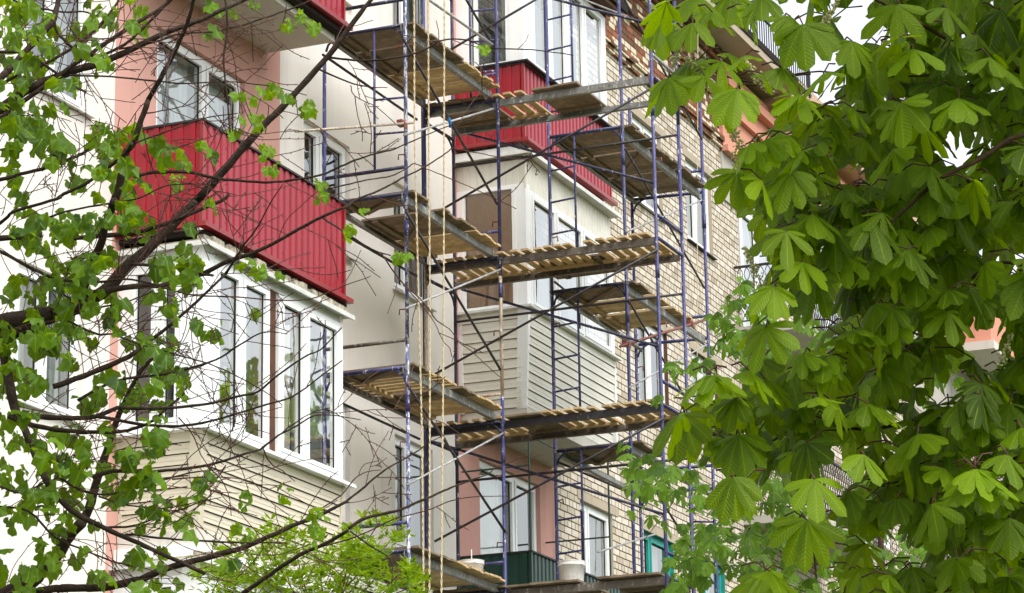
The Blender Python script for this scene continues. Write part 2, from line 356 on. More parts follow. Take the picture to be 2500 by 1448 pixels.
H_B = [hole(39.72, 41.0, z, z+1.37) for z in (6.58, 9.83, 13.02)] + [hole(42.12, 43.36, z, z+1.37) for z in (6.58, 9.85, 13.02)] + [hole(37.2, 38.45, z, z+1.37) for z in (6.58, 3.4)]
wall_piece('white_wall', 8, 24.5, GZ, 17.0, M['white'], H_L)
wall_piece('pink_wall', 24.5, 28.14, GZ, 17.0, M['pink'], H_P1)
wall_piece('white_wall', 28.14, 32.965, GZ, 17.0, M['white'], H_W)
wall_piece('pink_wall', 32.965, 33.35, 8.2, 17.0, M['pink'], [])
wall_piece('pink_wall', 32.965, 36.32, GZ, 8.2, M['pink'], [H_P2[0], H_P2[2]])
wall_piece('brick_wall', 33.35, 36.32, 8.2, 15.05, M['brick'], [H_P2[1]])
wall_piece('brick_wall', 36.32, 44.70, GZ, 15.05, M['brick'], H_B, rev=.2, revmat=M['concrete'])
wall_piece('red_brick_wall', 33.35, 43.9, 15.05, 17.0, M['redbrick'])
b = MB(); b.box(43.9, 44.7, WY-.03, WY+.3, 14.18, 15.3); b.build('plaster_patch', M['greyplaster'], house)
# projecting ledges of brick
b = MB()
for z, d in ((15.05, .05), (15.15, .09), (15.85, .05), (15.95, .1), (16.4, .05), (16.5, .1), (16.6, .15)): b.box(33.35, 43.9, WY-d, WY+.01, z, z+.088)
build_each(b, 'brick_ledge', M['redbrick'], house)
# far section: terracotta top, loggias, brick
wall_piece('brick_wall', 46.7, 75, GZ, 13.1, M['brick'], [hole(52.0, 53.4, 9.8, 11.2), hole(56, 57.4, 9.8, 11.2), hole(52.0, 53.4, 6.6, 8.0)], revmat=M['concrete'])
wall_piece('brick_wall', 44.7, 46.7, GZ, 12.0, M['brick'], [])
wall_piece('grey_wall', 46.7, 75, 13.1, 15.0, M['greyplaster'], [hole(49, 51, 13.2, 14.6)])
wall_piece('grey_wall', 44.7, 46.7, 14.28, 15.0, M['greyplaster'])
b = MB(); b.box(43.9, 76, WY-.06, WY+.4, 15.0, 16.55); b.box(43.9, 76, WY-.14, WY-.06, 15.0, 15.1); b.box(43.9, 76, WY-.14, WY-.06, 15.75, 15.87); b.box(43.9, 76, WY-.2, WY-.06, 16.15, 16.3)
b.build('terracotta_wall', M['terracotta'], house)
b = MB(); b.box(46.4, 76, WY-.5, WY+.3, 16.55, 17.15); b.build('cornice', M['tan'], house)
b = MB(); b.box(33.35, 46.4, WY-.62, WY+.3, 16.72, 16.86, 0); b.box(33.35, 46.4, WY-.64, WY+.3, 16.86, 16.98, 1)
b.build('cornice', [M['concrete'], M['darkgap']], house)
b = MB(); b.box(8, 33.35, WY-.5, WY+.3, 17.0, 17.25); b.build('cornice', M['slab'], house)
b = MB(); b.quad((8,WY+.01,17.02), (76,WY+.01,17.02), (76,26,17.02), (8,26,17.02)); b.quad((8,26,GZ), (8,WY,GZ), (8,WY,17), (8,26,17)); b.quad((76,WY,GZ), (76,26,GZ), (76,26,17), (76,WY,17)); b.quad((76,26,GZ), (8,26,GZ), (8,26,17), (76,26,17))
b.build('roof', M['darkgap'], house)
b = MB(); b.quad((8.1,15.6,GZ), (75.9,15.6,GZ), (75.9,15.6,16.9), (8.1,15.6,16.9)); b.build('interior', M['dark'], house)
# roof railing
b = MB(); zr = 16.98; yb = WY-.5
b.beam((34,yb,zr+.62), (47.6,yb,zr+.62), .04, .03); b.beam((34,yb,zr+.05), (47.6,yb,zr+.05), .04, .03)
x = 34.0
k = 0
while x < 47.6:
    if k % 12 == 0: b.box(x-.03, x+.03, yb-.03, yb+.03, zr, zr+.66)
    else: b.box(x-.008, x+.008, yb-.008, yb+.008, zr+.05, zr+.62)
    x += .125; k += 1
b.build('roof_railing', M['roofrail'], house)
# windows in the walls ------------------------------------------------
def wall_window(h, mull=(.42,), cover='curtain', y=WY+.12, fmat=None, cov=None, sill=True, trans=(), label=None, sillmat=None):
    x0, x1, z0, z1 = h; L = x1-x0
    fo = window(house, (x0, y), XF, .004, L-.004, z0+.004, z1-.004, [m_*L for m_ in mull], trans, fmat=fmat, cover=(M[cover], 'fold', cov or [(.05, L-.05)]) if cover else None, label=label, gm=M['wallglass'])
    if sill:
        s = MB(); s.hexa([(x0-.04,WY-.06,z0-.035), (x1+.04,WY-.06,z0-.035), (x1+.04,WY+.17,z0-.012), (x0-.04,WY+.17,z0-.012), (x0-.04,WY-.06,z0-.022), (x1+.04,WY-.06,z0-.022), (x1+.04,WY+.17,z0+.003), (x0-.04,WY+.17,z0+.003)])
        s.build('sill', sillmat or M['oldwhite'], fo)
    return fo
for i, h in enumerate(H_L): wall_window(h, (.45,), 'curtain', cov=[(.05, .5), (.62, 1.15)])
wall_window(H_P1[0], (.58,), 'curtain', cov=[(.05, 1.9)], sill=False); 
for h in H_P1[1:]: wall_window(h, (.5,), 'curtain', cov=[(.05, 1.0)], sill=False)
for h in H_W: wall_window(h, (.4,), 'greycurtain', cov=[(.5, 1.2)] if h[0] < 30 else [(.42, 1.06)])
for h in H_P2: wall_window(h, (.62,), 'curtain', cov=[(.12, 1.2)], sill=False)
for h in H_B:
    if h[0] > 39 and h[2] < 8: wall_window(h, (.3,), 'curtain', fmat=M['teal'], label='teal painted window frame')
    elif h[0] < 38: wall_window(h, (.3,), 'greycurtain')
    else: wall_window(h, (.45,), 'curtain' if h[0] > 42 else 'greycurtain', sillmat=M['iron'] if h[0] > 42 else None)
for h in (hole(52.0, 53.4, 9.8, 11.2), hole(56, 57.4, 9.8, 11.2), hole(52.0, 53.4, 6.6, 8.0), hole(49, 51, 13.2, 14.6)): wall_window(h, (.45,), 'curtain')
# teal reveals and brown weathered reveals are paint on the openings
def reveal(h, mat, zt=True, name='window_reveal'):
    x0, x1, z0, z1 = h; b = MB(); e = .004
    b.quad((x1-e,WY-.002,z1-e), (x1-e,WY-.002,z0), (x1-e,WY+.12,z0), (x1-e,WY+.12,z1-e)); b.quad((x0,WY-.002,z1-e), (x1-e,WY-.002,z1-e), (x1-e,WY+.12,z1-e), (x0,WY+.12,z1-e))
    b.build(name, mat, house)
for h in H_B:
    if h[2] < 8 and h[0] > 39: reveal(h, M['teal'])
    elif 9 < h[2] < 10: reveal(h, M['browntin'])
# concrete lintels
b = MB()
for h in H_B: b.box(h[0]-.1, h[1]+.22, WY-.012, WY+.02, h[3]+.003, h[3]+.13)
build_each(b, 'lintel', M['concrete'], house)
# ------------------------------------------------------------------ balconies
def red_parapet(X0, X1, z0, z1, par, mat, trim, endL=None, flange=True, period=.14):
    yw = WY
    b = MB(); ribs(b, (X0, FY), XF, X1-X0, z0, z1, period); ribs(b, (X0, yw), YF, yw-FY, z0, z1, period)
    ribs(b, (X1, FY), ((0,1),(1,0)), yw-FY, z0, z1, period)
    # inner skin
    b.quad((X0+.03,FY+.03,z0), (X1-.03,FY+.03,z0), (X1-.03,FY+.03,z1), (X0+.03,FY+.03,z1)); b.quad((X0+.03,FY+.03,z0), (X0+.03,yw,z0), (X0+.03,yw,z1), (X0+.03,FY+.03,z1))
    for row in (.12, .5, .86):
        k = 1; zz = z0+(z1-z0)*row
        while k*period*3 < X1-X0: u = X0+k*period*3+.075; b.box(u-.007, u+.007, FY-.006, FY+.002, zz-.007, zz+.007, 1); k += 1
    o = b.build('cladding', [mat, M['darkgap']], par)
    t = MB(); t.box(X0-.03, X1+.03, FY-.035, FY+.04, z1, z1+.022, 1)
    t.box(X0-.03, X0+.04, FY+.04, yw, z1, z1+.022, 1); t.box(X1-.04, X1+.03, FY+.04, yw, z1, z1+.022, 1)
    t.box(X0-.026, X0+.01, FY-.026, FY+.01, z0, z1); t.box(X1-.01, X1+.026, FY-.026, FY+.01, z0, z1)
    if flange:
        t.box(X0-.04, X1+.12, FY-.075, FY+.02, z0-.05, z0-.002); t.box(X0-.06, X0+.02, FY+.02, yw, z0-.05, z0-.002)
    t.build('trim', [trim, M['iron']], par)
def slab(X0, X1, z0, z1, y0=FY+.06, mat=None):
    b = MB(); b.box(X0, X1, y0, WY, z0, z1); return b.build('balcony', mat or M['slab'], house)
def roofstrip(par, X0, X1, z, out=.1, mat=None):
    b = MB(); b.box(X0-out, X1+out, FY-out, FY+.05, z, z+.022); b.box(X0-out, X0+.05, FY+.05, WY, z, z+.022)
    b.box(X0-out, X1+out, FY-out, FY-out+.02, z-.03, z); b.box(X0-out, X0-out+.02, FY-out+.02, WY, z-.03, z); b.build('roof_strip', mat or M['oldwhite'], par)
XA0, XA1 = 24.66, 27.80
def glazed_cream(zs, zt, zb):
    """column 1: cream lap siding below, sliding white windows above"""
    par = slab(XA0+.05, XA1-.02, zb-.02, zb+.14); par['label'] = 'glazed balcony with cream lap siding and white sliding windows'
    b = MB(); t = -.11
    laps(b, (XA0, FY), XF, .08, XA1-XA0-.02, zb+.02, zs-.05, .108, .017, taper=t); laps(b, (XA0, WY), YF, .0, WY-FY-.1, zb+.02, zs-.05, .108, .017, taper=t)
    laps(b, (XA1, FY), ((0,1),(1,0)), .06, WY-FY, zb+.02, zs-.05, .108, .017, taper=0)
    b.build('cladding', [M['siding'], M['darkgap']], par)
    c = MB()                                          # corner posts follow the lean
    def post(x0, x1, y0, y1, dx, dy): c.hexa([(x0+dx,y0+dy,zb), (x1+dx,y0+dy,zb), (x1+dx,y1+dy,zb), (x0+dx,y1+dy,zb), (x0,y0,zs-.05), (x1,y0,zs-.05), (x1,y1,zs-.05), (x0,y1,zs-.05)])
    post(XA0-.025, XA0+.085, FY-.025, FY+.11, .105, .105); post(XA1-.04, XA1+.012, FY-.022, FY+.06, 0, .105); post(XA0-.02, XA0+.06, WY-.04, WY-.002, .105, 0)
    build_each(c, 'corner_trim', M['siding'], par)
    d = MB(); d.hexa([(XA0+.02,FY+.02,zb-.14), (XA1+.05,FY+.02,zb-.14), (XA1+.05,FY+.2,zb-.14), (XA0+.02,FY+.2,zb-.14), (XA0+.02,FY+.05,zb), (XA1+.05,FY+.05,zb), (XA1+.05,FY+.2,zb), (XA0+.02,FY+.2,zb)])
    d.box(XA0+.0, XA0+.14, FY+.2, WY, zb-.14, zb); d.build('bottom_flashing', M['pvc'], par)
    s = MB(); s.hexa([(XA0-.11,FY-.11,zs-.055), (XA1+.1,FY-.11,zs-.055), (XA1+.1,FY+.05,zs-.045), (XA0-.11,FY+.05,zs-.045), (XA0-.11,FY-.11,zs-.02), (XA1+.1,FY-.11,zs-.02), (XA1+.1,FY+.05,zs+.0), (XA0-.11,FY+.05,zs+.0)])
    s.box(XA0-.11, XA0+.05, FY+.05, WY, zs-.05, zs-.01); s.build('sill', M['pvc'], par)
    f = MB(); f.box(XA0, XA0+.22, FY-.002, FY+.12, zs, zt); f.box(XA1-.07, XA1, FY, FY+.07, zs, zt); f.box(XA0, XA0+.12, FY+.12, FY+.2, zs, zt)
    f.box(XA0+.0, XA0+.06, WY-.1, WY, zs, zt); build_each(f, 'corner_post', M['pvc'], par)
    window(par, (XA0, FY+.055), XF, .22, 1.42, zs, zt-.09, [.80], name='glazing_frame', cover=(M['curtain'], 'fold', [(.25, .74), (.98, 1.38)]), coff=.16)
    window(par, (XA0, FY+.055), XF, 1.62, XA1-XA0-.07, zs, zt-.09, [2.24], name='glazing_frame', cover=(M['curtain'], 'fold', [(1.7, 2.1), (2.3, 3.0)]), coff=.16)
    bp = MB(); bp.box(XA0+1.425, XA0+1.615, FY+.03, FY+.09, zs, zt-.09); bp.build('wooden_post', M['browntin'], par)
    window(par, (XA0+.055, WY), YF, .1, WY-FY-.2, zs, zt-.12, [.46], name='glazing_frame', gm=M['clearglass'])
    h = MB(); h.box(XA0+.012, XA1-.01, FY+.012, FY+.07, zt-.09, zt); h.box(XA0+.012, XA0+.06, FY+.07, WY, zt-.12, zt); h.build('header_panel', M['oldwhite'], par)
    w = MB(); w.box(XA0+.06, XA1-.06, FY+.08, WY-.01, zt-.03, zt+.0); w.build('wooden_ceiling', M['browntin'], par)
    roofstrip(par, XA0, XA1, zt+.002)
    q = MB(); q.box(XA0-.03, XA1+.02, FY-.02, FY+.06, zt+.024, zt+.1); q.box(XA0-.03, XA0+.05, FY+.06, WY, zt+.024, zt+.06)
    random.seed(5)
    for i in range(26):
        xx = XA0+random.random()*3; q.box(xx, xx+.1+random.random()*.15, FY-.03-random.random()*.03, FY+.02, zt+.03+random.random()*.02, zt+.08+random.random()*.04)
    q.build('sealant', M['sealant'], par)
    return par
glazed_cream(6.38, 8.22, 5.22)
glazed_cream(3.2, 5.03, 2.04)
for zb, lab in ((8.42, 'open balcony with a red corrugated parapet at mid height'), (11.6, 'open balcony with a red corrugated parapet at the top left')):
    par = slab(XA0+.12, XA1+.02, zb-.17, zb-.065, FY+.11); par['label'] = lab
    red_parapet(24.60, 27.80, zb+.02, zb+1.08, par, M['red'], M['redtrim'])
    b = MB(); b.box(24.68, 27.9, FY-.0, FY+.2, zb-.09, zb-.035); b.box(24.64, 24.8, FY+.2, WY, zb-.09, zb-.035); b.build('dark_edge', M['darkgap'], par)
# column 2 --------------------------------------------------------------
XB0, XB1 = 33.10, 36.18
par = slab(XB0+.06, XB1, 8.20, 8.34); par['label'] = 'glazed balcony with pale lap siding and tan blinds'
b = MB(); laps(b, (XB0, FY), XF, .05, XB1-XB0, 8.33, 9.6, .115, .016, taper=-.07); laps(b, (XB0, WY), YF, 0, WY-FY-.12, 8.33, 9.6, .13, .014, taper=-.05); b.build('cladding', [M['siding2'], M['gap2']], par)
c = MB(); zb, zs = 8.32, 9.62
c.hexa([(XB0+.05,FY+.06,zb), (XB0+.09,FY+.06,zb), (XB0+.09,FY+.2,zb), (XB0+.05,FY+.2,zb), (XB0-.02,FY-.02,zs), (XB0+.05,FY-.02,zs), (XB0+.05,FY+.13,zs), (XB0-.02,FY+.13,zs)])
c.box(XB1-.02, XB1+.03, FY+.0, FY+.08, zb, zs); c.box(XB0-.0, XB0+.05, WY-.05, WY, zb, zs); build_each(c, 'corner_trim', M['pvc'], par)
s = MB(); s.box(XB0-.08, XB1+.05, FY-.08, FY+.05, 9.6, 9.63); s.box(XB0-.08, XB0+.05, FY+.05, WY, 9.6, 9.63); s.build('sill', M['oldwhite'], par)
f = MB(); f.box(XB0, XB0+.14, FY, FY+.14, 9.63, 11.26); f.box(XB1-.07, XB1, FY, FY+.07, 9.63, 11.2); f.box(XB0, XB0+.06, WY-.05, WY, 9.63, 11.26); build_each(f, 'corner_post', M['pvc'], par)
window(par, (XB0, FY+.055), XF, .14, XB1-XB0-.07, 9.63, 11.2, [1.0, 1.95], name='glazing_frame', cover=(M['curtain'], 'fold', [(.3, 3.0)]), coff=.3, cgap=.25)
window(par, (XB0+.055, WY), YF, .05, WY-FY-.14, 9.63, 11.26, [], name='glazing_frame', gm=M['clearglass'], cover=(M['blind'], 'slats', [(.1, WY-FY-.19)]), coff=.03, sash=False)
b = MB(); ribs(b, (XB0, FY+.02), XF, XB1-XB0, 11.2, 11.63, .1, .07, .008); ribs(b, (XB0+.02, WY), YF, WY-FY, 11.26, 11.6, .1, .07, .008)
b.box(XB0-.005, XB0+.03, FY-.006, FY+.02, 11.2, 11.64); b.build('header_panel', M['siding2'], par)
roofstrip(par, XB0, XB1, 11.65, .12)
b = MB(); b.box(XB0-.02, XB1, FY+.0, FY+.1, 11.674, 11.72); b.box(XB0-.04, XB0+.06, FY+.1, WY, 11.68, 11.76, 1); b.build('sealant', [M['concrete'], M['oldwhite']], par)
# balcony above: red parapet and tall glazing
par = slab(XB0+.06, XB1+.0, 11.70, 11.80, FY+.12); par['label'] = 'glazed balcony with a red corrugated parapet and white corner post'
red_parapet(XB0-.02, 36.14, 11.86, 12.86, par, M['red'], M['redtrim'], period=.125)
b = MB(); b.box(XB0-.08, XB1+.06, FY-.09, FY+.05, 12.884, 12.905); b.box(XB0-.08, XB0+.05, FY+.05, WY, 12.884, 12.905); b.build('sill', M['iron'], par)
f = MB(); f.box(XB0+.02, XB0+.3, FY+.01, FY+.2, 12.9, 14.55); f.box(XB1-.12, XB1-.02, FY+.01, FY+.1, 12.9, 14.55); f.box(XB0+.03, XB0+.09, WY-.16, WY, 12.9, 14.55); build_each(f, 'corner_post', M['pvc'], par)
window(par, (XB0, FY+.065), XF, .3, XB1-XB0-.12, 12.905, 14.55, [.95, 1.55, 2.2], name='glazing_frame', cover=(M['curtain'], 'fold', [(.3, 2.9)]), coff=.35, cgap=.3)
window(par, (XB0+.09, WY), YF, .16, WY-FY-.2, 12.905, 14.55, [.28], name='glazing_frame', gm=M['clearglass'], sash=False)
b = MB(); b.box(XB0-.1, XB1+.25, FY-.2, FY+.0, 14.68, 14.74); b.box(XB0+.02, XB1, FY+.0, WY, 14.56, 14.62, 1)
for i in range(9): b.box(XB0+.05, XB1, FY+.03+i*.1, FY+.115+i*.1, 14.53, 14.56, 1)
b.box(XB0-.1, XB1+.25, FY-.24, FY-.2, 14.66, 14.8, 2); b.box(XB0-.1, XB1+.1, FY-.2, FY+.0, 14.6, 14.68, 1)
b.build('canopy', [M['iron'], M['browntin'], M['darkgap']], par)
# green balcony below, with its thin pole frame
par = slab(XB0+.0, XB1, 5.2, 5.34); par['label'] = 'open balcony with a dark green corrugated parapet'
red_parapet(XB0-.06, XB1, 5.34, 6.46, par, M['green'], M['green'], flange=False, period=.125)
b = MB(); zt = 8.2
for x, y in ((XB0-.0, FY+.02), (35.86, FY+.02), (36.2, WY-.06)): b.tube([(x,y,6.48), (x,y,zt)], .014, 6)
for z in (6.62+.95,): b.tube([(XB0,FY+.02,z), (XB0,WY-.02,z)], .012, 6); b.tube([(35.86,FY+.02,z-.45), (35.86,WY-.02,z-.45)], .012, 6)
b.tube([(XB0,FY+.02,zt-.25), (36.1,FY+.02,zt-.25)], .012, 6); b.build('pole_frame', M['green'], par)
# metal-railed balconies of the far section
def rail_balcony(x0, x1, z, y0=13.45, lab=None):
    par = MB(); par.box(x0, x1, y0, WY, z-.14, z); o = par.build('balcony', M['greyplaster'], house)
    if lab: o['label'] = lab
    b = MB(); zt = z+1.0
    b.beam((x0,WY,zt), (x0,y0,zt), .05, .035); b.beam((x0,y0,zt), (x1,y0,zt), .05, .035); b.beam((x0,WY,z+.08), (x0,y0,z+.08), .03, .02); b.beam((x0,y0,z+.08), (x1,y0,z+.08), .03, .02)
    def wavy(p, q, amp):
        p = Vector(p); d = Vector(q); n_ = Vector((d.y, -d.x, 0))
        for sg in (1, -1):
            pts = [p + d*0 + Vector((0,0,z+.08+.92*i/16)) + d.normalized()*amp*sg*math.sin(i/16*math.pi*4) for i in range(17)]; b.tube(pts, .007, 4, cap=False)
    y = WY-.1
    while y > y0: wavy((x0,y,0), (0,1,0), .05); y -= .12
    x = x0+.08
    while x < x1: wavy((x,y0,0), (1,0,0), .05); x += .13
    b.build('railing', M['iron'], o)
    return o
rail_balcony(44.4, 48.5, 12.1, lab='far balcony with a lattice iron railing'); rail_balcony(44.4, 48.5, 8.95); rail_balcony(50.5, 54.5, 8.95); rail_balcony(59, 63, 12.1)
fo = window(house, (44.75, WY+.05), XF, 0, 1.95, 12.0, 14.28, [.85], name='window', cover=(M['curtain'], 'fold', [(.05, 1.9)]))
b = MB(); b.hexa([(58.2,13.6,14.9), (66,13.6,14.9), (66,14.6,14.9), (58.2,14.6,14.9), (58.2,13.6,16.4), (66,13.6,16.4), (66,14.6,16.4), (58.2,14.6,16.4)]); b.box(58, 66, 13.5, 14.6, 14.72, 14.9, 1); b.build('balcony', [M['terracotta'], M['slab']], house)
# ------------------------------------------------------------------ scaffolding
sc = thing('scaffolding', 'blue painted tube scaffolding with wooden decks wrapped round the middle balcony', 'scaffolding')
TR = .0215
def tube(name, mat, pts, r=TR, n=10, par=None):
    b = MB(); b.tube(pts, r, n); return b.build(name, M[mat], par or sc, smooth=True)
ZA = (13.75, 11.75, 9.745, 7.745, 5.70, 3.7); ZB = (13.66, 11.65, 9.655, 7.65, 5.64, 3.6); ZC = (13.51, 11.51, 9.51, 7.51, 5.51, 3.5)
P1 = (28.43,13.16); P1i = (28.43,14.18); P2 = (31.0,13.12); P2i = (31.0,14.10); P2j = (31.09,14.16); P3 = (31.0,11.13); P3b = (31.90,11.13); P4 = (31.92,14.12)
C1i = (32.24,12.96); C1o = (32.24,11.98); C2i = (35.17,12.96); C2o = (35.25,11.98)
def post(p, z0, z1, mat, name='vertical_post', r=TR, dx=0):
    return tube(name, mat, [(p[0],p[1],z0), (p[0],p[1],z1)], r, 12)
def joints(p, zs, mat='bluescuffed'):
    for z in zs:
        if z > GZ+.3: tube('coupling', mat, [(p[0],p[1],z-.30), (p[0],p[1],z-.12)], TR+.005, 12)
post(P1, GZ, 8.0, 'bluescuffed'); post(P1, 8.0, 14.6, 'bluescuffed'); post(P1i, GZ, 11.45, 'blue')
post(P2, GZ, 7.95, 'blue'); post(P2, 7.95, 9.42, 'weathered'); post(P2, 9.42, 15, 'blue')
post(P2i, GZ, 7.7, 'blue'); post(P2i, 7.7, 9.7, 'weathered'); post(P2i, 9.7, 15, 'blue'); post(P2j, GZ, 8, 'darkblue'); post(P2j, 8, 15, 'darkblue')
post(P3, GZ, 15, 'blue'); post(P3b, GZ, 11.3, 'blue'); post(P3b, 11.3, 12.9, 'blue'); post(P4, GZ, 15, 'darkblue')
post(C1i, GZ, 15, 'blue'); post(C1o, GZ, 15, 'blue'); post(C2i, GZ, 12.95, 'blue'); post(C2o, GZ, 13.2, 'blue')
for p, zs in ((P1, ZA[2:]), (P3, ZB[1:]), (P2, ZB[2:4]), (C1o, ZC[1:4]), (C2o, ZC[1:3])): joints(p, [z-.2 for z in zs], 'blue')
def H(a, b, z, mat, r=TR, name='transom', e=.0):   # horizontal tube with bent ends like a frame head
    A = Vector((a[0],a[1],z)); B = Vector((b[0],b[1],z)); d = (B-A).normalized()
    return tube(name, mat, [A+d*TR, B-d*TR], r, 10)
def head(a, b, z, mat):                            # frame head: transom with curved gussets down to both posts
    H(a, b, z, mat); A = Vector((a[0],a[1],z)); B = Vector((b[0],b[1],z)); d = (B-A).normalized()
    for q, s in ((A, 1), (B, -1)):
        pts = [q+d*s*(TR)+Vector((0,0,-.17)), q+d*s*.045+Vector((0,0,-.1)), q+d*s*.1+Vector((0,0,-.045)), q+d*s*.17+Vector((0,0,-.005))]
        tube('gusset', mat, pts, .014, 8)
def ladder(a, b, ztop, zbot, mat, f=.36, n=3, first=.43, step=.40):  # thin rail next to post b with rungs
    A = Vector((a[0],a[1],0)); B = Vector((b[0],b[1],0)); q = A+(B-A)*f
    tube('ladder_rail', mat, [(q.x,q.y,zbot), (q.x,q.y,ztop)], .015, 8)
    for k in range(n):
        z = ztop-first-step*k; tube('rung', mat, [(A.x,A.y,z-.012), (q.x,q.y,z+.012)], .013, 8)
for i, z in enumerate(ZA[:5]):
    head(P1, P1i, z, 'darkblue' if i != 3 else 'blue')
    H(P1, P1i, z+.31, ('blue','darkblue','darkblue','weathered','blue')[i] if i != 3 else 'darkbeam')
ladder(P1, P1i, 11.75, 10.05, 'blue', .38, 2, .86, .41)
ladder(P2, P2i, 13.66, 11.6, 'blue', .36, 4)
for i, z in enumerate(ZB[:5]):
    head(P2, P2i, z, 'darkblue' if i != 2 else 'darkblue'); H(P3, P3b, z, 'blue'); H(P3, P3b, z+.28, 'silver' if i == 1 else 'blue'); head(P4, P2j, z-.1, 'darkblue')
    A = Vector((P2[0],P2[1],z+.33)); B = A+(Vector((P2i[0],P2i[1],z+.33))-A)*.42
    tube('guard_bar', ('blue','blue','blue','weathered','blue')[i], [A, B], .02, 8)
for i, z in enumerate(ZC[:5]):
    head(C1o, C1i, z, 'blue' if i < 2 else 'darkblue')
    if i > 0: head(C2o, C2i, z, 'blue'); H(C2o, C2i, z+.3, 'blue')
    ladder(C1i, C1o, z, z-1.72, 'blue', .345, 4, .43, .41)
ladder(C2o, C2i, 7.51, 5.6, 'blue', .30, 2); ladder(C2o, C2i, 5.51, 3.6, 'blue', .6, 3)
H(P3, (P3[0]+.0,P3[1]+.0001), 12, 'blue') if False else None
# beams (angle irons) carrying the decks
def angle(a, b, mat, flip=1):
    A = Vector(a); B = Vector(b); bm_ = MB(); d = (B-A).normalized(); s = d.cross(Vector((0,0,1)))*flip
    bm_.beam(A, B, .007, .085); bm_.beam(A+s*.03+Vector((0,0,.0)), B+s*.03, .052, .007); return bm_.build('deck_beam', M[mat], sc)
for i, z in enumerate(ZA[1:5]):
    angle((28.40,13.20,z-.075), (31.0,13.20,z-.075), 'beam', -1); angle((28.40,14.1,z-.075), (31.0,14.1,z-.075), 'darkbeam', 1)
    tube('ledger', 'black', [(28.43,14.2,z-.2), (31.0,14.2,z-.2)], .016, 8)
for i, z in enumerate(ZB[1:5]):
    m_ = ('beam','darkbeam','black','darkbeam')[i]
    angle((31.03,14.1,z-.075), (31.03,11.15,z-.075), m_, -1); angle((31.86,14.1,z-.075), (31.86,11.15,z-.075), 'darkbeam' if i else 'beam', 1)
    tube('ledger', 'black', [(31.9,14.12,z-.47), (31.9,11.13,z-.47)], .016, 8)
for i, z in enumerate(ZC[1:5]):
    angle((32.26,12.02,z-.075), (35.22,12.02,z-.075), 'beam', -1); angle((32.26,12.92,z-.075), (35.15,12.92,z-.075), 'darkbeam' if i < 1 else 'beam', 1)
# braces: pinned flat-ended tubes
def brace(p, q, mat='black', r=.0155, name='brace'):
    o = tube(name, mat, [p, q], r, 8); return o
def bY(a, b, y, mat, r=.0155, name='brace'): return brace(onY(*a, y), onY(*b, y), mat, r, name)
def bX(a, b, x, mat, r=.0155, name='brace'): return brace(onX(*a, x), onX(*b, x), mat, r, name)
yA = 13.11
for a, b in (((975,-285),(1203,112)), ((984,94),(1214,499)), ((991,516),(1222,903)), ((992,936),(1235,1301)), ((1006,1385),(1060,1480))): bY(a, b, yA, 'black')
for a, b in (((986,330),(1204,266)), ((991,753),(1222,658)), ((994,1184),(1228,1058))): bY(a, b, yA, 'silver', .013)
bY((1048,0), (1202,109), yA, 'silver', .017, 'ledger')
for a, b in (((1091,127),(1330,-14)), ((1066,519),(1590,216)), ((1061,914),(1605,610)), ((1061,1322),(1620,1022)), ((1560,1448+40),(1640,1430))): bX(a, b, 30.96, 'black')
for (ax, ay), (bx, by_) in (((1050,-80),(1585,58)), ((1117,321),(1597,447)), ((1128,707),(1607,846)), ((1060,1079),(1625,1257))):
    p = onX(ax, ay, 31.95); q = onX(bx, by_, 31.03); brace(p, q, 'darkblue', .0165)
yC = 11.95
for a, b in (((1500,-45),(1713,340)), ((1526,362),(1720,704)), ((1535,734),(1730,1070)), ((1545,1110),(1742,1425))): bY(a, b, yC, 'black', .014)
for a, b in (((1529,566),(1713,489)), ((1536,946),(1725,842)), ((1460,1348),(1598,1305))): bY(a, b, yC, 'silver', .012)
for a, b in (((1608,519),(1673,571)), ((1615,568),(1673,613)), ((1640,1337),(1706,1366)), ((1628,985),(1690,1020)), ((1595,192),(1660,240)), ((1593,120),(1660,175))): bX(a, b, 31.5, 'silver', .018) if False else None
bY((1354,688), (1567,858), 12.98, 'darkblue', .014); bY((1360,1127), (1552,1210), 12.98, 'black', .014); bY((1350,-30), (1530,40), 13.0, 'silver', .012)
# weathered and rusty poles clamped on
brace(onY(722,321,13.05), onY(1010,300,13.05), 'weathered', .014, 'clamped_pole')
brace(onY(1514,846,11.88), onY(1737,776,11.88), 'rust', .018, 'clamped_pole')
def clamp(px, py, y, r=.05):
    c = onY(px, py, y); b = MB()
    b.box(c.x-.045, c.x+.05, c.y-.03, c.y+.04, c.z-.035, c.z+.035); b.tube([c+Vector((-.02,-.05,-.02)), c+Vector((.05,.03,.04))], .009, 6); b.box(c.x-.02, c.x+.07, c.y-.045, c.y-.035, c.z-.06, c.z+.01)
    b.build('clamp', M['rust'], sc, bevel=.006)
clamp(980, 301, 13.08); clamp(1684, 789, 11.9); clamp(1528, 838, 11.9)
# small hooks for the brace ends
def hook(p, z, sx):
    q = Vector((p[0],p[1],z)); tube('hook', 'rust', [q, q+Vector((0,sx*.09,.01)), q+Vector((0,sx*.095,-.05))], .008, 6)
for p, zz, s in ((C1i, (11.3,10.2,9.95,9.1,8.0,7.7,6.9), -1), (C1o, (9.0,6.95), 1), (P2, (11.2,10.1,8.75,7.0,6.2), 1), (P1, (11.5,10.2,8.4,6.9), 1), (C2i, (10.3,9.2), -1), (P3, (10.6,8.6), -1)):
    for z in zz: hook(p, z, s)
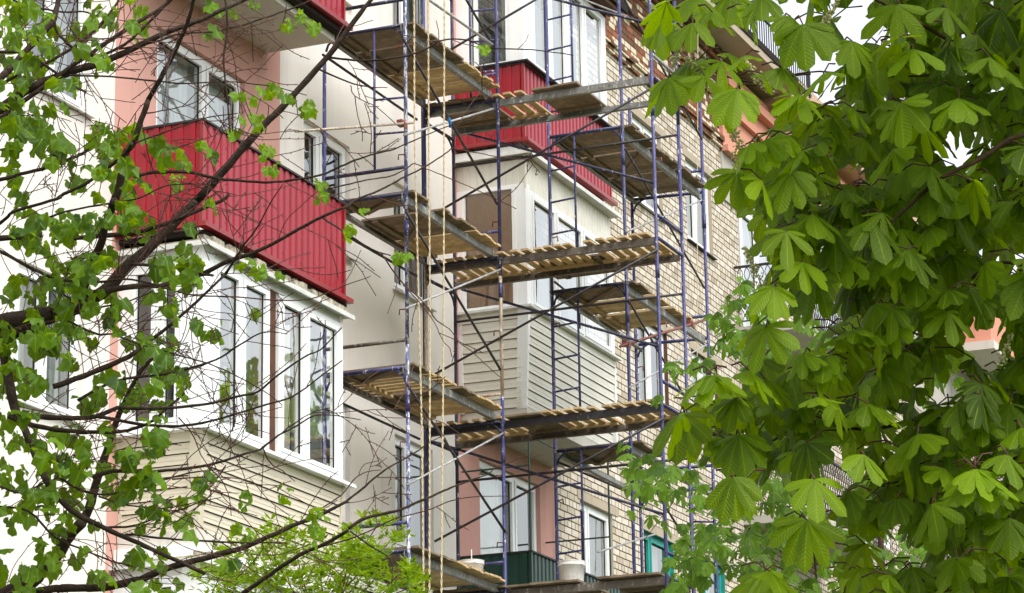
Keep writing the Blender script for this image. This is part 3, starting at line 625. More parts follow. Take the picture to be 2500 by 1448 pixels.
# wire windings at the heads
for p, z in ((C1o, 9.51), (C1i, 7.51), (C1o, 11.51), (P2, 9.65), (P1, 7.745)):
    b = MB(); pts = [Vector((p[0]+.032*math.cos(a), p[1]+.032*math.sin(a), z-.03+a*.003)) for a in [i*.6 for i in range(34)]]; b.tube(pts, .0035, 4); b.build('wire_tie', M['silver'], sc)
# ------------------------------------------------------------------ deck panels
def panel(run, z, a0, a1, style, label):
    """run: 'A','B','C'; boards laid across the two beams between a0 and a1 along the run"""
    random.seed(hash((run, round(z*10), round(a0*100))) % 99991 if False else int(z*100)*7+int(a0*100))
    if run == 'A': w0, w1 = 13.08, 14.16; P = lambda u, w: (u, w)
    elif run == 'B': w0, w1 = 30.93, 31.97; P = lambda u, w: (w, u)
    else: w0, w1 = 11.90, 12.99; P = lambda u, w: (u, w)
    mt = {'new': M['newwood'], 'slat': M['newwood'], 'old': M['oldwood'], 'diag': M['oldwood']}[style]
    root = thing('deck_panel', label, 'deck panel', 'wooden deck panels lying on the scaffolding')
    zb = z+.018; b = MB(); u = a0; bw = {'new': .098, 'slat': .095, 'old': .15, 'diag': .15}[style]; gap = {'new': .012, 'slat': .055, 'old': .004, 'diag': .006}[style]
    def bx(b, ua, ub, wa, wb, za, zb_, sk=0):
        p = [P(ua, wa), P(ub, wa), P(ub, wb), P(ua, wb)]
        if run == 'B': p = [P(ua, wa), P(ua, wb), P(ub, wb), P(ub, wa)]
        b.hexa([(x+sk*random.uniform(-1,1), y+sk*random.uniform(-1,1), za) for x, y in p] + [(x, y, zb_) for x, y in p])
    while u+bw*.6 < a1:
        e = min(u+bw*random.uniform(.93, 1.03), a1); j = random.uniform(-.025, .03)
        bx(b, u, e, w0+j, w1+j+random.uniform(-.02, .02), zb, zb+.024+random.uniform(-.002, .003), .002); u = e+gap*random.uniform(.5, 1.4)
    b.build('boards', mt, root)
    for wv in (w0+.2, w1-.2):
        b = MB(); bx(b, a0+.01, a1-.01, wv-.035, wv+.035, zb-.032, zb-.001); b.build('batten', mt, root)
    if style == 'diag':
        b = MB(); A = Vector((*P(a0+.04, w0+.24), zb-.03)); B = Vector((*P(a1-.04, w1-.24), zb-.03)); b.beam(A, B, .07, .028); b.build('diagonal_batten', mt, root)
    return root
lv = {11.75: 'on the highest level', 9.745: 'on the second level from the top', 7.745: 'on the third level from the top', 5.7: 'on the lowest level'}
def lab(z, runname, desc): return desc + ' ' + runname
PN = [
 ('A', 11.76, 28.50, 29.12, 'old', 'grey weathered deck panel at the near end of the topmost deck by the white wall'),
 ('A', 11.76, 29.13, 29.98, 'diag', 'dark weathered deck panel in the middle of the topmost deck by the white wall'),
 ('A', 11.76, 30.0, 30.98, 'new', 'fresh yellow slatted panel at the far end of the topmost deck by the white wall'),
 ('A', 9.755, 28.50, 29.02, 'diag', 'short dark panel just before the gap in the second deck by the white wall'),
 ('A', 9.755, 29.28, 30.2, 'diag', 'dark panel just after the gap in the second deck by the white wall'),
 ('A', 9.755, 30.21, 30.98, 'new', 'yellowish panel at the far end of the second deck by the white wall'),
 ('A', 7.755, 28.46, 28.95, 'diag', 'narrow dark panel at the near end of the third deck by the white wall'),
 ('A', 7.755, 28.96, 29.7, 'slat', 'light panel of spaced slats, near half of the third deck by the white wall'),
 ('A', 7.755, 29.71, 30.15, 'diag', 'dark panel between two light slatted ones on the third deck by the white wall'),
 ('A', 7.755, 30.16, 30.9, 'new', 'light slatted panel jutting out at the far end of the third white-wall deck'),
 ('A', 5.71, 28.46, 29.5, 'old', 'dark panel behind yellow-green leaves on the lowest deck by the white wall'),
 ('A', 5.71, 29.51, 30.2, 'new', 'light panel in the middle of the lowest deck, left of the bucket'),
 ('A', 5.71, 30.21, 30.98, 'new', 'slatted panel under the white bucket by the pink wall'),
 ('B', 11.66, 13.28, 14.08, 'diag', 'dark panel left of the spaced slats on the highest cross deck'),
 ('B', 11.66, 12.78, 13.25, 'slat', 'narrow panel of spaced slats in front of the upper red parapet'),
 ('B', 11.66, 12.06, 12.66, 'old', 'solid grey panel alone right of the gap on the highest cross deck'),
 ('B', 9.665, 13.05, 14.05, 'slat', 'light panel of spaced slats in front of the tan blinds'),
 ('B', 9.665, 12.2, 13.02, 'slat', 'spaced slat panel in the middle of the cross deck below the white balcony windows'),
 ('B', 9.665, 11.22, 12.1, 'slat', 'light spaced slat panel at the right end of the middle cross deck'),
 ('B', 7.66, 13.12, 14.05, 'slat', 'spaced slat panel left of the corner post on the third cross deck'),
 ('B', 7.66, 12.62, 13.1, 'diag', 'dark patched panel just right of the corner post on the third cross deck'),
 ('B', 7.66, 11.95, 12.6, 'slat', 'light slat panel under the pale siding on the third cross deck'),
 ('B', 7.66, 11.2, 11.88, 'slat', 'light slat panel next to the foreground leaves on the third cross deck'),
 ('B', 5.65, 13.1, 14.05, 'old', 'dark panel at the left end of the lowest cross deck, under the green parapet'),
 ('B', 5.65, 12.2, 13.08, 'old', 'dark panel under the larger bucket on the lowest cross deck'),
 ('B', 5.65, 11.2, 11.98, 'old', 'dark panel at the right end of the lowest cross deck below the teal window'),
 ('C', 11.52, 32.34, 33.3, 'old', 'dark panel at the near end of the deck right of the upper red parapet'),
 ('C', 11.52, 33.31, 34.25, 'diag', 'dark braced panel in the middle of the deck right of the upper red parapet'),
 ('C', 11.52, 34.26, 35.24, 'old', 'dark panel at the far end of the deck in front of the brick wall window'),
 ('C', 9.52, 32.34, 33.0, 'diag', 'dark panel at the near end of the middle deck by the brick wall'),
 ('C', 9.52, 33.06, 33.62, 'new', 'light narrow panel after the dark one on the middle deck by the brick wall'),
 ('C', 9.52, 33.72, 34.45, 'new', 'light panel at the far end of the middle deck by the brick wall'),
 ('C', 7.52, 32.34, 33.25, 'diag', 'dark panel on the lowest visible deck by the brick wall, above the poles'),
]
for r_, z, a, b_, st, l in PN: panel(r_, z, a, b_, st, l)
# dark bridging panel between the cross deck and the brick side deck
root = thing('deck_panel', 'dark panel bridging the gap behind the middle cross deck', 'deck panel', 'wooden deck panels lying on the scaffolding')
b = MB()
for i in range(4): b.box(31.62+i*.2, 31.62+i*.2+.19, 11.95, 12.95, 9.712, 9.736)
b.build('boards', M['oldwood'], root)
for yy in (12.1, 12.75): b = MB(); b.box(31.64, 32.38, yy, yy+.07, 9.69, 9.711); b.build('batten', M['oldwood'], root)
# ------------------------------------------------------------------ buckets, ropes, rag
def bucket(x, y, z, r, h, label, pole=None, tilt=0):
    root = thing('plastic_bucket', label, 'bucket', 'white buckets standing on the scaffold decks'); root.location = (x, y, z); root.rotation_euler = (tilt, 0, random.random())
    b = MB(); n = 28; prof = [(.0, 0), (r*.80, 0), (r*.82, .01), (r*.93, h*.8), (r*1.0, h*.82), (r*1.0, h*.86), (r*.96, h*.87), (r*.985, h*.97), (r*1.01, h), (r*.96, h), (r*.93, h*.9), (r*.8, .02), (0, .02)]
    for (ra, za) in prof:
        for k in range(n): b.v.append((ra*math.cos(2*math.pi*k/n), ra*math.sin(2*math.pi*k/n), za))
    for i in range(len(prof)-1):
        for k in range(n): b.f.append((i*n+k, i*n+(k+1) % n, (i+1)*n+(k+1) % n, (i+1)*n+k)); b.m.append(0)
    b.build('bucket_body', M['bucket'], root, smooth=True)
    b = MB(); pts = [(r*1.0*math.cos(a), -r*.25-r*.72*math.sin(a), h*.84-.5*h*math.sin(a)*.6) for a in [math.pi*i/14 for i in range(15)]]; b.tube(pts, .0035, 5); b.build('handle', M['silver'], root)
    if pole: b = MB(); b.tube([(r*-.2, 0, h*.3), (r*-.16, 0, h+.13)], .007, 6); b.build('stirring_stick', M['pvc'], root)
    return root
v = onY(1152, 1400, 13.5); bucket(v.x, 13.5, 5.757, .148, .245, 'smaller white bucket with a stick in it on the deck beside the pink wall', True)
v = onX(1396, 1408, 31.45); bucket(31.45, v.y, 5.70, .165, .29, 'larger white bucket on the cross deck in front of the brick wall')
def rope(name, pts, r, label, cat, group=None):
    P_ = []; 
    for a, b_ in zip(pts, pts[1:]):
        n = max(2, int((b_-a).length/.25)); P_ += [a.lerp(b_, i/n) for i in range(n)]
    P_.append(pts[-1]); b = MB()
    # three twisted strands
    Q = []; L = 0
    for a, c in zip(P_, P_[1:]):
        n = max(1, int((c-a).length/.016)); Q += [(a.lerp(c, i/n)) for i in range(n)]
    for k in range(2):
        pts2 = [q+Vector((math.cos(i*.62+k*math.pi), math.sin(i*.62+k*math.pi), 0))*r*.5 for i, q in enumerate(Q)]; b.tube(pts2, r*.62, 5, cap=False)
    o = b.build(name, M['rope'], None, smooth=True); tag(o, label, cat, group); return o
gr = 'hoist ropes hanging down the scaffolding'
rope('rope', [onY(1011,-30,12.9), onY(1012,340,12.9), onY(1021,690,12.9), onY(1030,1060,12.9), onY(1035,1500,12.9)], .0105, 'leftmost of the three light twisted ropes beside the blue corner post', 'rope', gr)
rope('rope', [onY(1045,-30,12.85), onY(1047,400,12.85), onY(1050,760,12.85), onY(1048,1500,12.85)], .0105, 'middle light twisted rope hanging in front of the paired blue posts', 'rope', gr)
rope('rope', [onY(1085,-30,12.8), onY(1084,340,12.8), onY(1083,800,12.8), onY(1077,1500,12.8)], .0105, 'rightmost of the three light twisted ropes, beside the pink wall stripe', 'rope', gr)
b = MB(); b.tube([onY(1704,-40,13.9), onY(1702,900,13.9), onY(1700,1500,13.9)], .006, 5); o = b.build('cord', M['rope']); tag(o, 'thin pale cord hanging straight down in front of the brick wall', 'cord')
random.seed(3); c = onY(1093, 300, 13.06); b = MB()
for k in range(6):
    a0 = c+Vector((random.uniform(-.02,.02), -.02, random.uniform(-.02,.03))); dr = Vector((random.uniform(-.05,.07), random.uniform(-.05,.05), random.uniform(-.13,.1)))
    pts = [a0, a0+dr*.5+Vector((.01,0,.01)), a0+dr]; wv = Vector((.012, .006, .004))
    for p, q in zip(pts, pts[1:]): b.quad(p-wv, p+wv, q+wv*.8, q-wv*.8)
b.tube([c+Vector((-.02,-.02,.05)), c+Vector((.0,-.03,.0)), c+Vector((.03,-.02,-.05))], .018, 7); o = b.build('rag', M['rag']); tag(o, 'blue rag tied round a brace near the ropes', 'rag')
# ------------------------------------------------------------------ left tree: traced limbs, young lobed leaves
K = 1/F
def limb(b, pts, dist, w0, w1, dd=0, n=8, jit=.0):
    """pts in photograph pixels laid at a real distance; widths in pixels -> metres; Catmull-Rom smoothed"""
    P_ = [Vector((x, y, 0)) for x, y in pts]; Q = []
    E = [P_[0]*2-P_[1]] + P_ + [P_[-1]*2-P_[-2]]
    for i in range(1, len(E)-2):
        a, p, q, c = E[i-1], E[i], E[i+1], E[i+2]; m_ = 4
        for k in range(m_):
            t = k/m_; Q.append(.5*((2*p)+(q-a)*t+(2*a-5*p+4*q-c)*t*t+(3*p-a-3*q+c)*t*t*t))
    Q.append(P_[-1]); N = len(Q); W = []; R = []
    for i, q in enumerate(Q):
        t = i/(N-1); d = dist+dd*t; W.append(at(q.x+random.uniform(-jit, jit), q.y+random.uniform(-jit, jit), d)); R.append(max(.0012, (w0+(w1-w0)*t)*K*d*.5*random.uniform(.93, 1.08)))
    b.tube(W, R, n, cap=True); return W, R
random.seed(21)
ltree = thing('linden_tree', 'near tree with dark bare twigs and young lobed leaves at the left', 'tree')
TX = -330
tb = MB(); tb.tube([Vector((at(TX,724,8.2).x, at(TX,724,8.2).y, z)) + Vector((math.sin(z)*.05, math.cos(z*1.3)*.05, 0)) for z in (-1.7, -1, 0, 1, 2, 3, 4, 5)], [.24, .19, .17, .16, .15, .13, .1, .06], 14); tb.build('trunk', M['bark'], ltree, smooth=True)
LB = [ # (dist, w0, w1, points)
 (8.0, 46, 40, [(-330,860),(-180,810),(-30,792),(60,777),(130,765)]), (8.0, 36, 22, [(110,770),(200,742),(262,705),(305,655),(360,610),(420,550),(480,490)]),
 (8.0, 22, 8, [(480,490),(560,400),(640,310),(700,250),(802,136),(850,71),(905,0),(930,-40)]), (8.0, 30, 34, [(-300,900),(-100,880),(0,832),(85,790),(150,765)]),
 (8.05, 6, 2.5, [(802,140),(850,146),(905,148),(985,138),(1040,120),(1080,98),(1140,98),(1200,118),(1300,121),(1400,135)]), (8.05, 3, 2, [(1068,112),(1071,82),(1066,50)]),
 (8.0, 5, 2, [(775,168),(850,200),(900,212),(945,214)]), (8.0, 3, 1.5, [(856,208),(866,235),(920,262),(965,302)]), (8, 2.5, 1.5, [(866,235),(871,270),(884,322),(885,345)]),
 (7.7, 34, 16, [(-280,760),(-100,800),(0,850),(20,920),(38,1005),(61,1050),(102,1152)]), (7.7, 16, 9, [(102,1152),(133,1203),(177,1247),(238,1281),(306,1312),(367,1339),(442,1373),(500,1400)]),
 (7.7, 15, 10, [(38,1005),(61,1016),(119,1019),(190,1021),(238,1016),(289,995)]), (7.7, 9, 3, [(289,995),(340,997),(425,995),(510,985),(578,968),(629,956),(680,915),(748,868),(782,854),(835,800)]),
 (7.8, 14, 5, [(20,1015),(44,1026),(88,1040),(153,1051),(211,1055),(272,1055),(323,1048),(367,1031),(398,1006),(450,960)]),
 (7.75, 9, 3, [(240,1017),(306,1029),(360,1038),(435,1040),(493,1033),(558,1016),(646,989),(714,968),(775,925),(835,880)]),
 (7.9, 11, 5, [(225,1165),(275,1150),(340,1152),(391,1150),(459,1143),(527,1131),(595,1109),(636,1097)]), (7.9, 6, 2, [(636,1097),(680,1063),(724,1040),(765,1016),(816,1014),(880,1025)]), (7.9, 3.5, 1.5, [(690,1056),(724,1030),(765,1006),(805,996)]),
 (8.3, 42, 26, [(-200,1560),(51,1434),(102,1393),(136,1359),(170,1308),(201,1274)]), (8.3, 24, 8, [(201,1274),(218,1240),(238,1169),(258,1111),(269,1070),(286,1023),(306,978),(345,905),(400,850)]),
 (8.1, 20, 20, [(-150,1500),(102,1444),(153,1437),(221,1436),(272,1431),(340,1417)]), (8.1, 18, 7, [(340,1417),(401,1390),(476,1369),(578,1342),(646,1315),(714,1284),(782,1257),(850,1223)]),
 (8.1, 6, 2, [(840,1228),(884,1194),(914,1167),(951,1140),(989,1119),(1021,1100),(1048,1081),(1090,1060)]), (8.1, 4, 2, [(780,1245),(831,1210),(868,1167),(896,1152),(930,1147)]), (8.1, 2, 1.3, [(875,1160),(890,1134),(925,1125)]),
 (8.4, 12, 8, [(540,1490),(595,1448),(663,1400),(731,1356),(799,1325),(850,1295)]), (8.4, 9, 3, [(850,1290),(895,1264),(968,1247),(1008,1231),(1069,1205),(1101,1191),(1155,1170),(1193,1159)]), (8.4, 3, 1.8, [(1193,1159),(1209,1143),(1249,1127),(1276,1114),(1320,1112)]),
 (8.4, 4, 2, [(780,1336),(840,1320),(900,1298),(960,1268),(1040,1247),(1095,1225),(1160,1212),(1240,1212)]), (8.4, 5, 2.5, [(855,1297),(900,1330),(954,1368),(956,1430)]),
 (7.9, 12, 18, [(152,-30),(143,0),(138,20),(128,54),(101,84),(67,121),(42,148),(17,176),(-10,203),(-200,420)]),
 (7.8, 9, 7, [(-150,270),(0,207),(50,178),(101,160),(168,123),(210,91),(239,69)]), (7.8, 7, 4, [(239,69),(270,30),(290,0),(300,-30)]),
 (7.85, 8, 7, [(131,47),(139,76),(160,101),(185,121),(218,136),(252,133),(286,119),(311,104),(336,81),(361,57),(395,22),(417,-5)]),
 (7.8, 26, 14, [(-300,480),(-100,330),(17,255),(68,218),(133,190),(187,170),(255,150),(323,119),(408,78)]), (7.8, 13, 6, [(408,78),(476,54),(544,24),(600,0),(680,-30)]),
 (7.8, 12, 8, [(0,290),(41,258),(116,207),(176,161),(227,128),(286,86),(336,54),(378,30),(417,0),(440,-20)]), (7.85, 5, 4, [(290,119),(340,112),(390,99),(442,82),(510,78),(578,65),(646,44),(714,20),(760,0)]),
 (7.6, 6, 4, [(550,-10),(556,68),(546,136),(551,204),(557,260),(562,330)]), (7.7, 8, 13, [(480,-20),(473,0),(460,50),(442,92),(422,136),(391,194),(362,245)]), (7.7, 13, 20, [(362,245),(340,306),(326,347),(306,378),(292,452),(279,490)]), (7.7, 20, 18, [(279,490),(272,510),(258,550),(245,599),(218,650),(200,735)]),
 (7.7, 5, 2.5, [(326,350),(374,333),(442,309),(510,286),(580,277)]), (7.7, 3.5, 1.5, [(358,277),(425,265),(473,252),(503,231)]), (7.75, 8, 9, [(140,485),(163,470),(204,452),(255,415),(306,374),(322,350)]),
 (7.9, 10, 8, [(-150,470),(0,439),(51,425),(119,408),(170,388),(200,375),(228,357)]), (7.9, 9, 7, [(-100,600),(0,545),(34,517),(102,497),(150,482)]), (7.9, 6, 3, [(119,531),(170,514),(265,497),(340,483),(400,455),(470,448)]),
 (7.85, 15, 12, [(-150,600),(0,582),(51,579),(100,575)]), (7.85, 12, 8, [(180,582),(255,575),(306,572),(357,562),(408,545),(476,517),(540,490),(560,475)]),
 (7.8, 9, 6, [(326,432),(374,421),(459,420),(510,432),(561,439),(646,445),(697,442)]), (7.8, 6, 2, [(697,442),(782,428),(830,407),(879,387),(929,372),(959,365),(1019,340),(1090,310),(1160,290)]),
 (8.2, 4, 1.6, [(800,462),(855,449),(904,438),(954,430),(991,412),(1011,400),(1041,412),(1091,432),(1153,459),(1203,482),(1260,510)]),
 (7.9, 15, 12, [(190,722),(272,708),(340,698),(391,698),(442,684),(493,670)]), (7.9, 12, 6, [(493,670),(561,636),(629,613),(714,568),(782,531),(850,504)]), (7.9, 6, 3, [(850,504),(867,489),(929,464),(979,437),(1029,412),(1078,382),(1103,362)]), (7.9, 3, 1.5, [(1103,362),(1160,372),(1230,385),(1300,390)]),
 (7.95, 5, 3, [(790,534),(830,559),(879,591),(917,613),(954,624)]), (7.95, 4, 1.5, [(930,618),(954,653),(991,700),(1029,732),(1066,782),(1098,804),(1123,837),(1153,859),(1190,894),(1220,921)]), (7.95, 3, 1.3, [(985,695),(1030,745),(1062,790),(1080,830),(1098,850),(1102,870)]),
 (7.8, 10, 8, [(-100,570),(0,613),(68,650),(119,674),(153,684)]), (7.8, 8, 3, [(153,684),(238,689),(306,681),(374,694),(430,706)]), (7.8, 8, 7, [(320,645),(425,653),(476,667),(520,672)]), (7.8, 4.5, 2, [(394,702),(476,721),(578,725),(663,732),(748,732),(799,715),(850,694),(905,675)]),
 (7.75, 9, 6, [(374,827),(425,786),(452,762),(493,725),(551,670)]), (7.75, 6, 2, [(551,670),(595,599),(629,555),(663,490),(690,450)]), (7.7, 14, 12, [(130,945),(204,918),(272,891),(320,868)]), (7.7, 11, 8, [(320,868),(350,843),(374,827)]),
 (7.7, 8, 6, [(190,978),(245,946),(306,925),(391,915),(420,908)]), (7.7, 6, 2, [(450,903),(527,878),(578,847),(629,816),(663,810),(700,815)]), (7.9, 7, 3, [(120,790),(143,779),(204,762),(255,748),(306,738),(374,711)]),
 (7.75, 6, 2, [(163,782),(238,816),(272,816),(340,840),(425,864),(510,888),(578,918),(646,956),(690,990)]), (7.85, 8, 6, [(-60,118),(0,126),(68,133),(136,177),(170,204),(210,225)]),
 (7.9, 6, 4, [(20,-20),(34,0),(85,17),(153,29),(204,29),(240,40)]), (7.8, 5, 2, [(170,184),(272,187),(374,197),(442,204),(544,200),(612,204),(680,214),(748,232)]),
 (7.7, 7, 3, [(-40,1182),(0,1189),(51,1203),(102,1182),(143,1162),(165,1108)]), (7.7, 7, 3, [(143,1165),(204,1199),(272,1206),(340,1186),(408,1169),(476,1152),(530,1147)]), (7.8, 7, 3.5, [(306,1305),(330,1306),(408,1315),(510,1322),(612,1325),(700,1325)]),
 (7.8, 5, 2, [(240,1212),(290,1228),(340,1237),(408,1240),(476,1227),(540,1215)]), (7.8, 6, 3, [(262,1288),(323,1284),(374,1267),(442,1244),(500,1220)]), (7.9, 7, 4, [(-40,1225),(0,1237),(68,1247),(136,1312),(204,1342),(272,1369),(330,1385)]),
 (7.8, 3, 1.5, [(245,900),(235,865),(218,845)]), (7.8, 3, 1.5, [(230,905),(218,860),(218,800)]), (7.9, 4, 2, [(640,1090),(660,1130),(690,1150),(720,1175)]), (7.9, 3.5, 1.5, [(500,1135),(540,1170),(560,1215),(565,1260)]),
 (8.0, 4, 2, [(436,1020),(470,1060),(490,1110),(520,1150)]), (7.9, 4, 2, [(420,1170),(500,1165),(580,1168),(640,1185)]), (8, 3, 1.5, [(520,1130),(545,1165),(600,1180),(680,1185)]),
]
big = MB(); fine = MB(); paths = []; bigs = []
for d, w0, w1, pts in LB:
    if w0 >= 12:
        b = MB(); W, R = limb(b, pts, d, w0*1.03, w1*1.03, random.uniform(-.15, .15), 9, .8); b.build('branch', M['bark'], ltree, smooth=True)
    else: W, R = limb(big if w0 >= 5 else fine, pts, d, w0, w1, random.uniform(-.2, .2), 7, .7)
    paths.append((d, w0, w1, pts))
# fine twigs: knobbly, mostly sweeping up and right
def twig(x, y, ang, L, w, d, depth=0):
    pts = [(x, y)]; a = ang; n = max(4, int(L/22)); cv = random.uniform(-.16, .16)
    for i in range(n):
        a += cv*.6+random.uniform(-.13, .13); x += math.cos(a)*L/n; y -= math.sin(a)*L/n; pts.append((x, y))
    limb(fine, pts, d, w, max(.7, w*.4), random.uniform(-.1, .25), 5)
    for i in range(1, n):
        if depth < 2 and random.random() < .2: s = random.choice((-1, 1)); twig(pts[i][0], pts[i][1], a+s*random.uniform(.4, 1.0), L*random.uniform(.3, .6), w*.65, d, depth+1)
        elif random.random() < .5:                        # bud stub
            s = random.choice((-1, 1)); p = at(pts[i][0], pts[i][1], d); q = at(pts[i][0]+math.cos(a+s)*5, pts[i][1]-math.sin(a+s)*5, d); fine.tube([p, q], [.0016, .0005], 4)
    return pts
tips = []
for d, w0, w1, pts in paths:
    for (xa, ya), (xb, yb_) in zip(pts, pts[1:]):
        L = math.hypot(xb-xa, yb_-ya)
        k = L/66*(1.0 if xb < 640 else (.45 if xb < 820 else .2))
        if xb < -20: continue
        while k > 0:
            if random.random() < k:
                t = random.random(); a = math.atan2(ya-yb_, xb-xa)+random.choice((-1, 1))*random.uniform(.3, 1.1)
                lx = xa+(xb-xa)*t
                pp = twig(lx, ya+(yb_-ya)*t, a, random.uniform(70, 270)*(1 if lx < 800 else .55), random.uniform(1.3, 2.5), d); tips.append((pp[-1], d))
            k -= 1
big.build('branchlets', M['bark'], ltree, smooth=True); fine.build('twigs', M['twig'], ltree, smooth=True)
# leaves -------------------------------------------------------------
def lobed(b, c, s, nrm, up, var, curl=.35):
    """young lobed leaf hanging from c; crumpled"""
    z = nrm.normalized(); y = (up - z*up.dot(z)).normalized(); x = y.cross(z); base = len(b.v); n = 17; ph = random.random()*6
    def P(u, v, h): return c + x*u*s + y*v*s + z*h*s
    b.v.append(tuple(P(0, .4, .06))); b.uv[base] = (.5, .4); b.var.append(var)
    prof = []
    for k in range(n):
        a = math.pi*(.06+1.88*k/(n-1)); th = a-math.pi/2-math.pi/2   # around from petiole notch
        lob = 1+.13*math.cos(5*a+math.pi)+random.uniform(-.07, .07); r_ = .52*lob*(1-.25*abs(math.cos(a/2))**6)
        prof.append((math.sin(a)*r_*1.0, .42-math.cos(a)*r_*1.05*(1.15 if abs(a-math.pi) < .5 else 1)))
    for ring, f in ((0, .55), (1, 1)):
        for k, (u, v) in enumerate(prof):
            uu = u*f; vv = .4+(v-.4)*f; h = -curl*(uu*uu*1.6+max(0, vv-.4)**2*.9)+.09*math.sin(ph+k*1.9)*(.4+f)+.05*math.sin(ph*2+k*3.1)*f
            b.uv[len(b.v)] = (.5+uu*.5, vv); b.v.append(tuple(P(uu, vv, h))); b.var.append(var)
    for k in range(n-1):
        b.f.append((base, base+1+k, base+2+k)); b.m.append(0); b.f.append((base+1+k, base+1+n+k, base+2+n+k, base+2+k)); b.m.append(0)
LC = [(30,40,45,8),(100,60,50,9),(120,110,40,6),(40,100,30,3),(230,40,50,5),(265,45,35,3),(345,20,20,2),(330,80,30,3),(250,140,30,4),(60,170,50,7),(30,190,40,5),(185,220,30,3),(145,225,20,2),(25,280,55,10),(60,320,40,5),(165,270,12,1),(110,340,30,5),(130,360,30,4),(240,325,20,2),(125,400,14,2),(35,360,30,4),(25,430,20,2),(285,340,25,3),(270,370,40,6),(290,410,45,7),(350,330,25,3),(390,350,25,3),(400,390,30,4),(290,450,40,7),(180,445,30,4),(50,470,18,2),(320,470,20,3),(500,360,12,2),(345,540,30,4),(455,560,8,1),(510,495,22,2),(440,450,20,2),(80,540,45,7),(60,580,30,5),(150,560,40,7),(200,530,30,5),(240,560,35,6),(300,540,30,5),(330,520,25,3),(100,600,20,3),(240,640,25,4),(210,660,30,4),(110,620,20,2),(150,680,60,10),(200,700,40,5),(260,650,25,3),(440,655,40,8),(400,650,30,4),(460,680,20,3),(480,640,12,3),(70,720,40,6),(130,750,40,5),(180,740,40,6),(270,730,20,3),(280,760,15,2),(390,720,12,2),(20,800,35,4),(60,840,35,6),(100,800,40,5),(125,840,30,4),(170,800,20,2),(190,810,25,2),(255,790,8,1),(285,805,14,2),(220,825,14,2),(410,770,20,2),(430,750,12,1),(345,830,30,4),(390,840,35,6),(400,900,35,5),(420,930,35,5),(445,930,15,2),(20,900,50,7),(60,930,50,8),(100,940,40,5),(170,890,20,2),(340,870,14,2),(250,960,40,5),(300,950,30,4),(340,970,25,3),(200,990,30,2),(380,1010,30,3),(30,1010,40,5),(150,1060,30,3),(20,1080,40,5),(70,1100,50,8),(180,1100,30,4),(130,1140,40,5),(200,1130,40,5),(270,1060,25,3),(370,1060,20,3),(380,1090,20,3),(345,1110,35,4),(290,1120,25,3),(20,1150,40,4),(310,1180,40,6),(350,1170,30,4),(190,1170,40,6),(150,1210,50,7),(90,1210,40,5),(40,1190,30,3),(20,1270,25,3),(60,1270,20,2),(180,1260,40,6),(130,1310,30,3),(300,1210,25,3),(390,1170,20,2),(490,1190,24,4),(510,1160,10,1),(470,1230,22,3),(400,1250,45,7),(430,1280,30,3),(685,1200,20,3),(605,1220,22,3),(590,1290,22,3),(770,1250,20,3),(780,1310,24,3),(30,1370,50,7),(60,1410,50,6),(110,1380,30,3),(190,1360,20,2),(240,1400,25,4),(320,1360,15,2),(350,1370,15,2),(410,1350,20,2),(560,1380,14,2),(400,1430,40,6),(960,1446,25,3),(735,40,22,4),(700,55,18,3),(770,60,12,3),(630,20,18,2),(580,25,12,2),(520,15,12,2),(520,70,12,2),(650,220,26,5),(590,250,18,3),(700,240,20,3),(755,270,18,3),(620,290,18,3),(570,330,10,2),(640,310,8,1),(648,372,22,3),(660,415,16,2),(770,460,24,5),(790,450,14,2),(850,562,14,5),(882,520,6,1),(985,630,14,4),(1180,122,14,3),(635,662,28,6),(610,640,10,1),(620,760,5,1),(490,800,6,1),(512,810,9,2)]
random.seed(77)
lv_ = MB(); lv_.var = []
for x, y, r_, n in LC:
    n = int(n*1.6+.5) if x < 560 else n+1
    for i in range(n):
        px = x+random.gauss(0, r_*.62); py = y+random.gauss(0, r_*.55); d = random.uniform(7.3, 8.4); small = x > 560
        s = (random.uniform(.022, .047) if not small else random.uniform(.018, .032))
        nrm = Vector((random.gauss(-.2, .6), random.gauss(-.4, .6), random.uniform(-.1, .9))); up = Vector((random.gauss(0, .5), random.gauss(0, .5), -1))
        lobed(lv_, at(px, py-s*F/d*.4, d), s*1.22, nrm, up, min(1, max(0, random.gauss(.42, .25)+(.35 if small else 0))), random.uniform(.1, .8))
lv_.build('crown_leaves', M['linden'], ltree, smooth=True)
# ------------------------------------------------------------------ chestnuts
def leaflet(b, c, d, nrm, L, W, var, droop, nl=7):
    """obovate pleated leaflet from c along d"""
    d = d.normalized(); nrm = (nrm-d*nrm.dot(d)).normalized(); s = d.cross(nrm); base = len(b.v); cols = (-1, -.55, 0, .55, 1)
    p = Vector(c); dirn = d.copy(); step = L/nl; fold = random.uniform(.05, .28); tw = random.uniform(-.3, .3)
    for i in range(nl+1):
        t = i/nl; w = W*(t**.85)*(1.03-t)**.42*1.55 if 0 < t < 1 else (W*.04 if t == 0 else W*.02)
        if .93 < t < 1: w *= .8
        nn = dirn.cross(s).normalized()*-1
        for u in cols:
            off = s*(u*w*.5) + nn*(-abs(u)*w*fold*.5 + w*.03*math.sin(i*2.2+u*3)); b.uv[len(b.v)] = (.5+u*.5*.5, t); b.v.append(tuple(p+off)); b.var.append(var)
        p = p+dirn*step; dirn = (dirn+Vector((0,0,-1))*droop/nl).normalized(); s = (s+nn*tw/nl).normalized()
    for i in range(nl):
        for k in range(4): a = base+i*5+k; b.f.append((a, a+1, a+6, a+5)); b.m.append(0)
